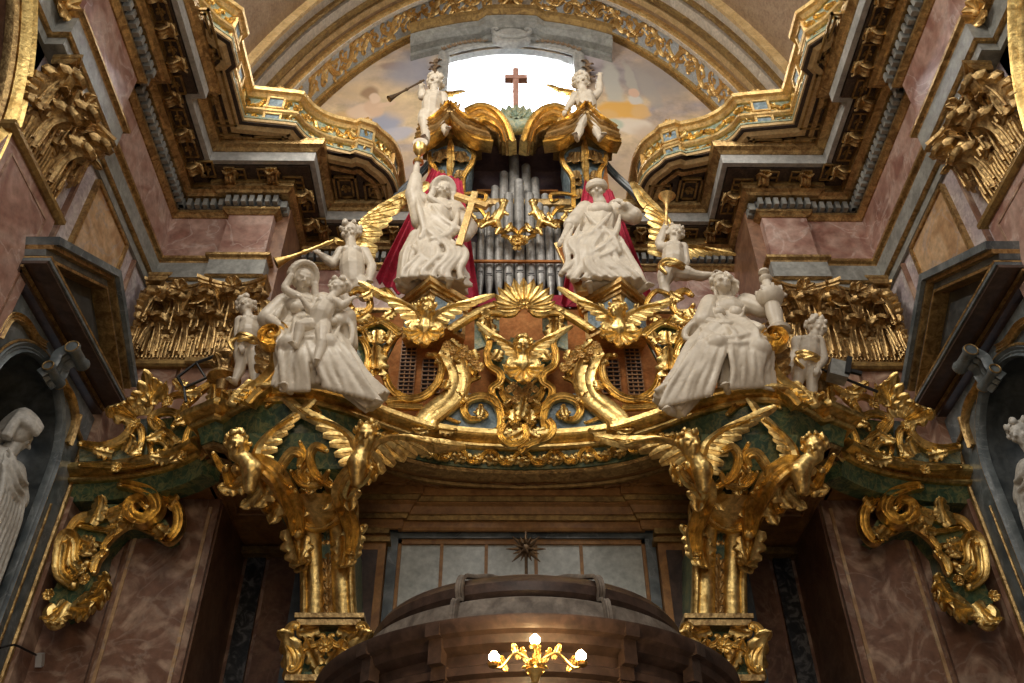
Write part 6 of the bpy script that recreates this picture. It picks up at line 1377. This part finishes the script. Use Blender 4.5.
# ------------------------------------------------ statues in the side niches
def niche_statue(s):
    X=s*5.72
    B=lambda x,y,dx=0: PX(x,y,X-s*dx)
    if s<0: hp=(20,436); fd=(.6,.9,-.3); lab='hooded marble statue in the arched niche of the left wall'
    else: hp=(1022,434); fd=(-1,-.5,-.2); lab='curly-haired marble statue in the arched niche of the right wall'
    hd=B(*hp,.18); base=hd+V((s*.15,0,-2.2)); T=figure('niche_statue',base,lab)
    mb=MB(); head(mb,hd,.16,fd); nk=hd+V((s*.05,0,-.2)); limb(mb,[hd-V((0,0,.08)),nk],[.08,.1]); 
    hnd=hd+V((-s*.12,.24,-1.05)); limb(mb,[nk+V((0,.2,-.12)),hd+V((-s*.02,.34,-.55)),hnd],[.11,.09,.05]); hand(mb,hnd,(-s*.1,.1,-1),(-s,0,0),.13,.4)
    bake(mb.build('body','marblegrey',T),.014,2)
    mb=MB(); c=hd+V((s*.12,0,0))
    loft(mb,[c+V((0,0,-2.2)),c+V((0,0,-1.7)),c+V((0,0,-1.2)),c+V((0,0,-.8)),c+V((0,0,-.45)),c+V((0,0,-.22))],[.33,.33,.32,.27,.29,.18],[.3,.28,.27,.22,.2,.14],side=(0,1,0),k=11,amp=[.2,.18,.15,.12,.08,.03])
    mb.cap(nk+V((0,.2,-.14)),hd+V((-s*.02,.34,-.6)),.14,.14)
    folds(mb,[[c+V((-s*.18,-.25+.08*i,-.35)),c+V((-s*.26,-.15+.07*i,-.8)),c+V((-s*.28,-.2+.08*i,-1.3)),c+V((-s*.3,-.3+.09*i,-2.1))] for i in range(8)]+[[c+V((-s*.2,-.25,-.3-.1*i)),c+V((-s*.28,0,-.5-.1*i)),c+V((-s*.24,.28,-.45-.12*i))] for i in range(3)],.04,.03)
    bake(mb.build('robe','marblegrey',T),.018,1)
    mb=MB()
    if s<0:
        r_,f_,u_=frame(fd)
        for k in range(13):
            a=PI*(k/12); o=r_*math.cos(a)*.17+u_*(math.sin(a)*.19+.03); mb.tube(crom([hd+o+f_*.10,hd+o*1.1-f_*.04,hd+o*.9-f_*.17,hd+o*.7-f_*.2-V((0,0,.25))],4),[.035,.05,.06,.07],7)
        mb.ell(hd-f_*.05+u_*.03,(.17,.16,.18)); bake(mb.build('hood','marblegrey',T),.014,1)
    else: curls(mb,hd,.165,fd,n=40,seed=3); bake(mb.build('hair','marblegrey',T),.013,1)
    # unseen niche floor keeps the figure standing
    mb=MB(); mb.box((min(s*5.5,s*6.25),7.45,hd.z-2.35),(max(s*5.5,s*6.25),9.0,hd.z-2.2)); struct(mb,trim(),'slate')
both(niche_statue)
# ================================================================== VESTIBULE DOME, STAR, LAMPS
VC=V((0,8.42,0))
VS=root('wooden_vestibule',(0,8.42,0),'round dark wooden vestibule with a low dusty dome in front of the glazed door','vestibule')
def vl(name,prof,m,**k): mb=MB(); mb.lathe(VC,prof,72,**k); return mb.build(name,m,VS,angle=35)
vl('drum',[(1.701,0),(1.701,3.62),(1.739,3.64),(1.739,3.72),(1.701,3.74),(1.701,4.06)],'walnut')
vl('cornice',[(1.701,4.04),(1.758,4.06),(1.758,4.12),(1.720,4.14),(1.720,4.22),(1.814,4.26),(1.833,4.32),(1.881,4.34),(1.909,4.40),(1.909,4.44),(1.606,4.50)],'walnut')
vl('attic_ring',[(1.682,4.40),(1.625,4.44),(1.569,4.56),(1.531,4.74),(1.417,4.80)],'dustywood')
vl('torus',[(1.285,4.72),(1.389,4.76),(1.446,4.84),(1.446,4.92),(1.389,5.0),(1.285,5.04)],'walnut')
vl('dome',[(1.323,5.0),(1.181,5.10),(0.945,5.22),(.7,5.34),(.4,5.42),(.15,5.45),(.001,5.46)],'dustywood')
for a in (-2.35,-.79,-1.98,-1.16):
    d=V((math.cos(a),math.sin(a),0)); t=V((-d.y,d.x,0))
    mb=MB()
    if abs(a+1.57)<.5: 
        pts=[VC+d*(r*.945)+Z1*z for r,z in ((1.66,4.50),(1.63,4.75),(1.54,4.80),(1.56,4.9),(1.5,5.02),(1.3,5.1),(.9,5.27),(.3,5.44))]; band(mb,crom(pts,4),d,.035,.03); mb.build('dome_rib','dustywood',VS); 
    mb=MB()
    q=VC+d*1.73
    mb.obox(q+Z1*3.2,t,d,Z1,.05,.02,.86); mb.obox(q+d*.01+Z1*4.09,t,d,Z1,.06,.04,.05); mb.obox(q+d*.07+Z1*4.24,t,d,Z1,.055,.05,.10); mb.obox(q+d*.13+Z1*4.38,t,d,Z1,.06,.05,.05); mb.build('drum_pilaster','walnut',VS,smooth=False)
for a in (-1.57,-2.17,-.97):
    d=V((math.cos(a),math.sin(a),0)); mb=MB()
    for z in (3.9,3.1): mb.tube([VC+V((math.cos(a+u)*1.71,math.sin(a+u)*1.71,z)) for u in [-.16+.32*i/10 for i in range(11)]],.02,6)
    mb.build('drum_panel_bead','walnut',VS)
# star finial
c=P(526,549,8.42); ST=root('star_finial',(c.x,8.42,5.45),'dark bronze many-pointed star on a thin rod above the vestibule dome','star')
mb=MB(); mb.ell((c.x,8.42,5.50),(.16,.16,.10)); mb.build('knob','bronze',ST)
mb=MB(); mb.tube([V((c.x,8.42,5.5)),V((c.x,8.42,c.z))],.016,8); mb.build('rod','bronze',ST)
mb=MB(); mb.ell(c,.06)
for k in range(16):
    a=k*PI/8; L=.20 if k%2==0 else .14; d=V((math.cos(a),0,math.sin(a))); mb.cap(c,c+d*L,.032,.004,6)
for k in range(8): a=k*PI/4+.2; d=V((math.cos(a)*.7,-.7,math.sin(a)*.7)); mb.cap(c,c+d*.13,.03,.004,6)
mb.build('star','bronze',ST)
# three-light gilded sconce on the drum
Yc=6.25; c=P(535,668,Yc); SN=root('gilded_sconce',(c.x,6.6,c.z),'gilded three-light sconce with leafy arms and glowing bulbs on the vestibule drum','sconce')
mb=MB(); rosette(mb,c,(0,-1,-.2),.07,7); mb.lathe(c-V((0,0,.02)),[(.001,-.09),(.02,-.08),(.04,-.03),(.07,.0),(.05,.03),(.02,.06),(.02,.12),(.001,.12)],14)
mb.tube([c,V((c.x,6.72,c.z))],.02,6)
for k in range(6): a=k*PI/3; leaf(mb,c-V((0,0,.03)),V((math.cos(a),math.sin(a),.7)),V((math.cos(a),math.sin(a),0)),.10,.03,1,3,nu=8)
mb.build('backplate','gold',SN)
BL=[]
for (bx,by) in ((535,640),(494,657),(581,656)):
    b=P(bx,by,Yc); mb=MB(); sx=(b.x-c.x)
    if abs(sx)>.05:
        q=crom([c+V((0,0,.02)),c+V((sx*.25,-.02,.07)),c+V((sx*.5,-.03,.09)),c+V((sx*.8,-.02,.0)),V((b.x,b.y,b.z-.07))],6)
    else: q=crom([c+V((0,0,.0)),c+V((.02,-.03,.06)),V((b.x,b.y,b.z-.06))],6)
    mb.tube(q,.010,7)
    for i in range(3): 
        k=q[int(len(q)*(.25+.22*i))]; leaf(mb,k,V((sx+.05,-.1,.7)),(0,-1,0),.07,.022,.9,3,nu=8); leaf(mb,k,V((-sx,-.1,-.7)),(0,-1,0),.06,.02,.9,3,nu=8)
    arm=mb.build('arm','gold',SN)
    mb=MB(); mb.lathe(b-V((0,0,.07)),[(.001,-.01),(.035,0),(.042,.015),(.02,.02),(.016,.04),(.001,.04)],14); 
    for k in range(6): a=k*PI/3; leaf(mb,b-V((0,0,.065)),V((math.cos(a),math.sin(a),.8)),V((math.cos(a),math.sin(a),0)),.05,.018,.8,2,nu=6)
    mb.build('candle_cup','gold',arm)
    mb=MB(); mb.lathe(b,[(.001,-.04),(.016,-.036),(.036,-.01),(.036,.012),(.018,.036),(.001,.046)],14); mb.build('bulb','bulb',arm)
    BL.append(b)
for b in BL:
    d=bpy.data.lights.new('sconce_bulb_light','POINT'); d.energy=BULB; d.color=(1,.62,.27); d.shadow_soft_size=.06; o=bpy.data.objects.new('sconce_bulb_light',d); COL.objects.link(o); o.location=b+V((0,-.10,.02))
# floodlights and cables of the church lighting
FL=root('floodlight',P(842,376,8.6),'small grey floodlight with dark clamp and bar behind the right marble putto','lamp')
a=P(838,372,8.6); mb=MB(); mb.obox(a,(1,0,-.35),(0,1,0),(.35,0,1),.11,.09,.12); mb.build('housing','grey',FL,smooth=False)
mb=MB(); mb.obox(a+V((.10,-.02,.02)),(1,0,-.35),(0,1,0),(.35,0,1),.03,.11,.13); mb.obox(a+V((.10,-.06,-.02)),(1,0,-.35),(0,1,0),(.35,0,1),.16,.02,.025); mb.build('clamp','iron',FL,smooth=False)
mb=MB(); mb.tube([P(818,368,8.7),P(878,392,8.7)],.018,6); mb.build('bar','iron',FL)
mb=MB()
q=[P(x,y,9.0) for x,y in ((178,377),(196,363),(206,378),(184,388),(178,377))]; mb.tube(q,.022,6); mb.tube([P(196,363,9.0),P(226,352,9.0)],.022,6); mb.tube([P(184,388,9.0),P(186,402,9.0)],.018,6)
tag(mb.build('iron_bracket','iron',loc=q[0]),'thin black iron lamp bracket above the left wing parapet','bracket')
c=PX(40,660,-5.3); SP=root('spot_lamp',c,'tiny white-ended spot lamp on a black cable low at the left edge','lamp')
mb=MB(); mb.obox(c,(0,.5,-.8),(1,0,0),(0,.8,.5),.07,.035,.035); mb.build('lamp_body','wcap',SP)
mb=MB(); mb.tube(crom([PX(0,648,-5.4),PX(14,645,-5.35),PX(26,650,-5.3),PX(36,655,-5.3)],5),.012,6); mb.build('cable','iron',SP)
# ================================================================== LIGHT
w=bpy.data.worlds.new('world'); SC.world=w; w.use_nodes=True; bg=w.node_tree.nodes['Background']
bg.inputs[0].default_value=(.80,.88,1.0,1); bg.inputs[1].default_value=WORLD
def area(name,loc,target,size,power,col=(1,1,1),sy=None):
    d=bpy.data.lights.new(name,'AREA'); d.energy=power; d.color=col; d.size=size
    if sy: d.shape='RECTANGLE'; d.size_y=sy
    o=bpy.data.objects.new(name,d); COL.objects.link(o); o.location=loc; o.rotation_euler=(V(target)-V(loc)).to_track_quat('-Z','Y').to_euler(); return o
area('nave_fill_left',(-4.6,2.5,16.5),(1.5,10.5,10.5),3.6,LP*1.35,(1.0,.93,.82))  # added area light, stands in for unseen clerestory windows on the left
area('nave_fill_right',(4.6,2.5,16.5),(-1.5,10.5,10.5),3.2,LP*.55,(1.0,.95,.87))  # weaker added light in place of unseen windows on the right
area('nave_fill_back',(0,-3.5,14),(0,10,10.5),4.0,LP*.55,(1.0,.93,.83))  # added frontal fill from behind the camera, no window is modelled there
area('lunette_daylight',(WX,14.6,22.6),(0,6,11.5),7,LP*7,(.92,.96,1.0),5.5)
area('nave_fill_low',(0,-2.5,5.0),(0,9.5,7.5),2.5,LP*.22,(1.0,.72,.42))  # added warm fill, low and out of view, to lift the balcony underside
SC.view_settings.view_transform='Standard'; SC.view_settings.look='None'; SC.view_settings.exposure=EXPO; SC.view_settings.gamma=1
SC.view_settings.use_curve_mapping=False
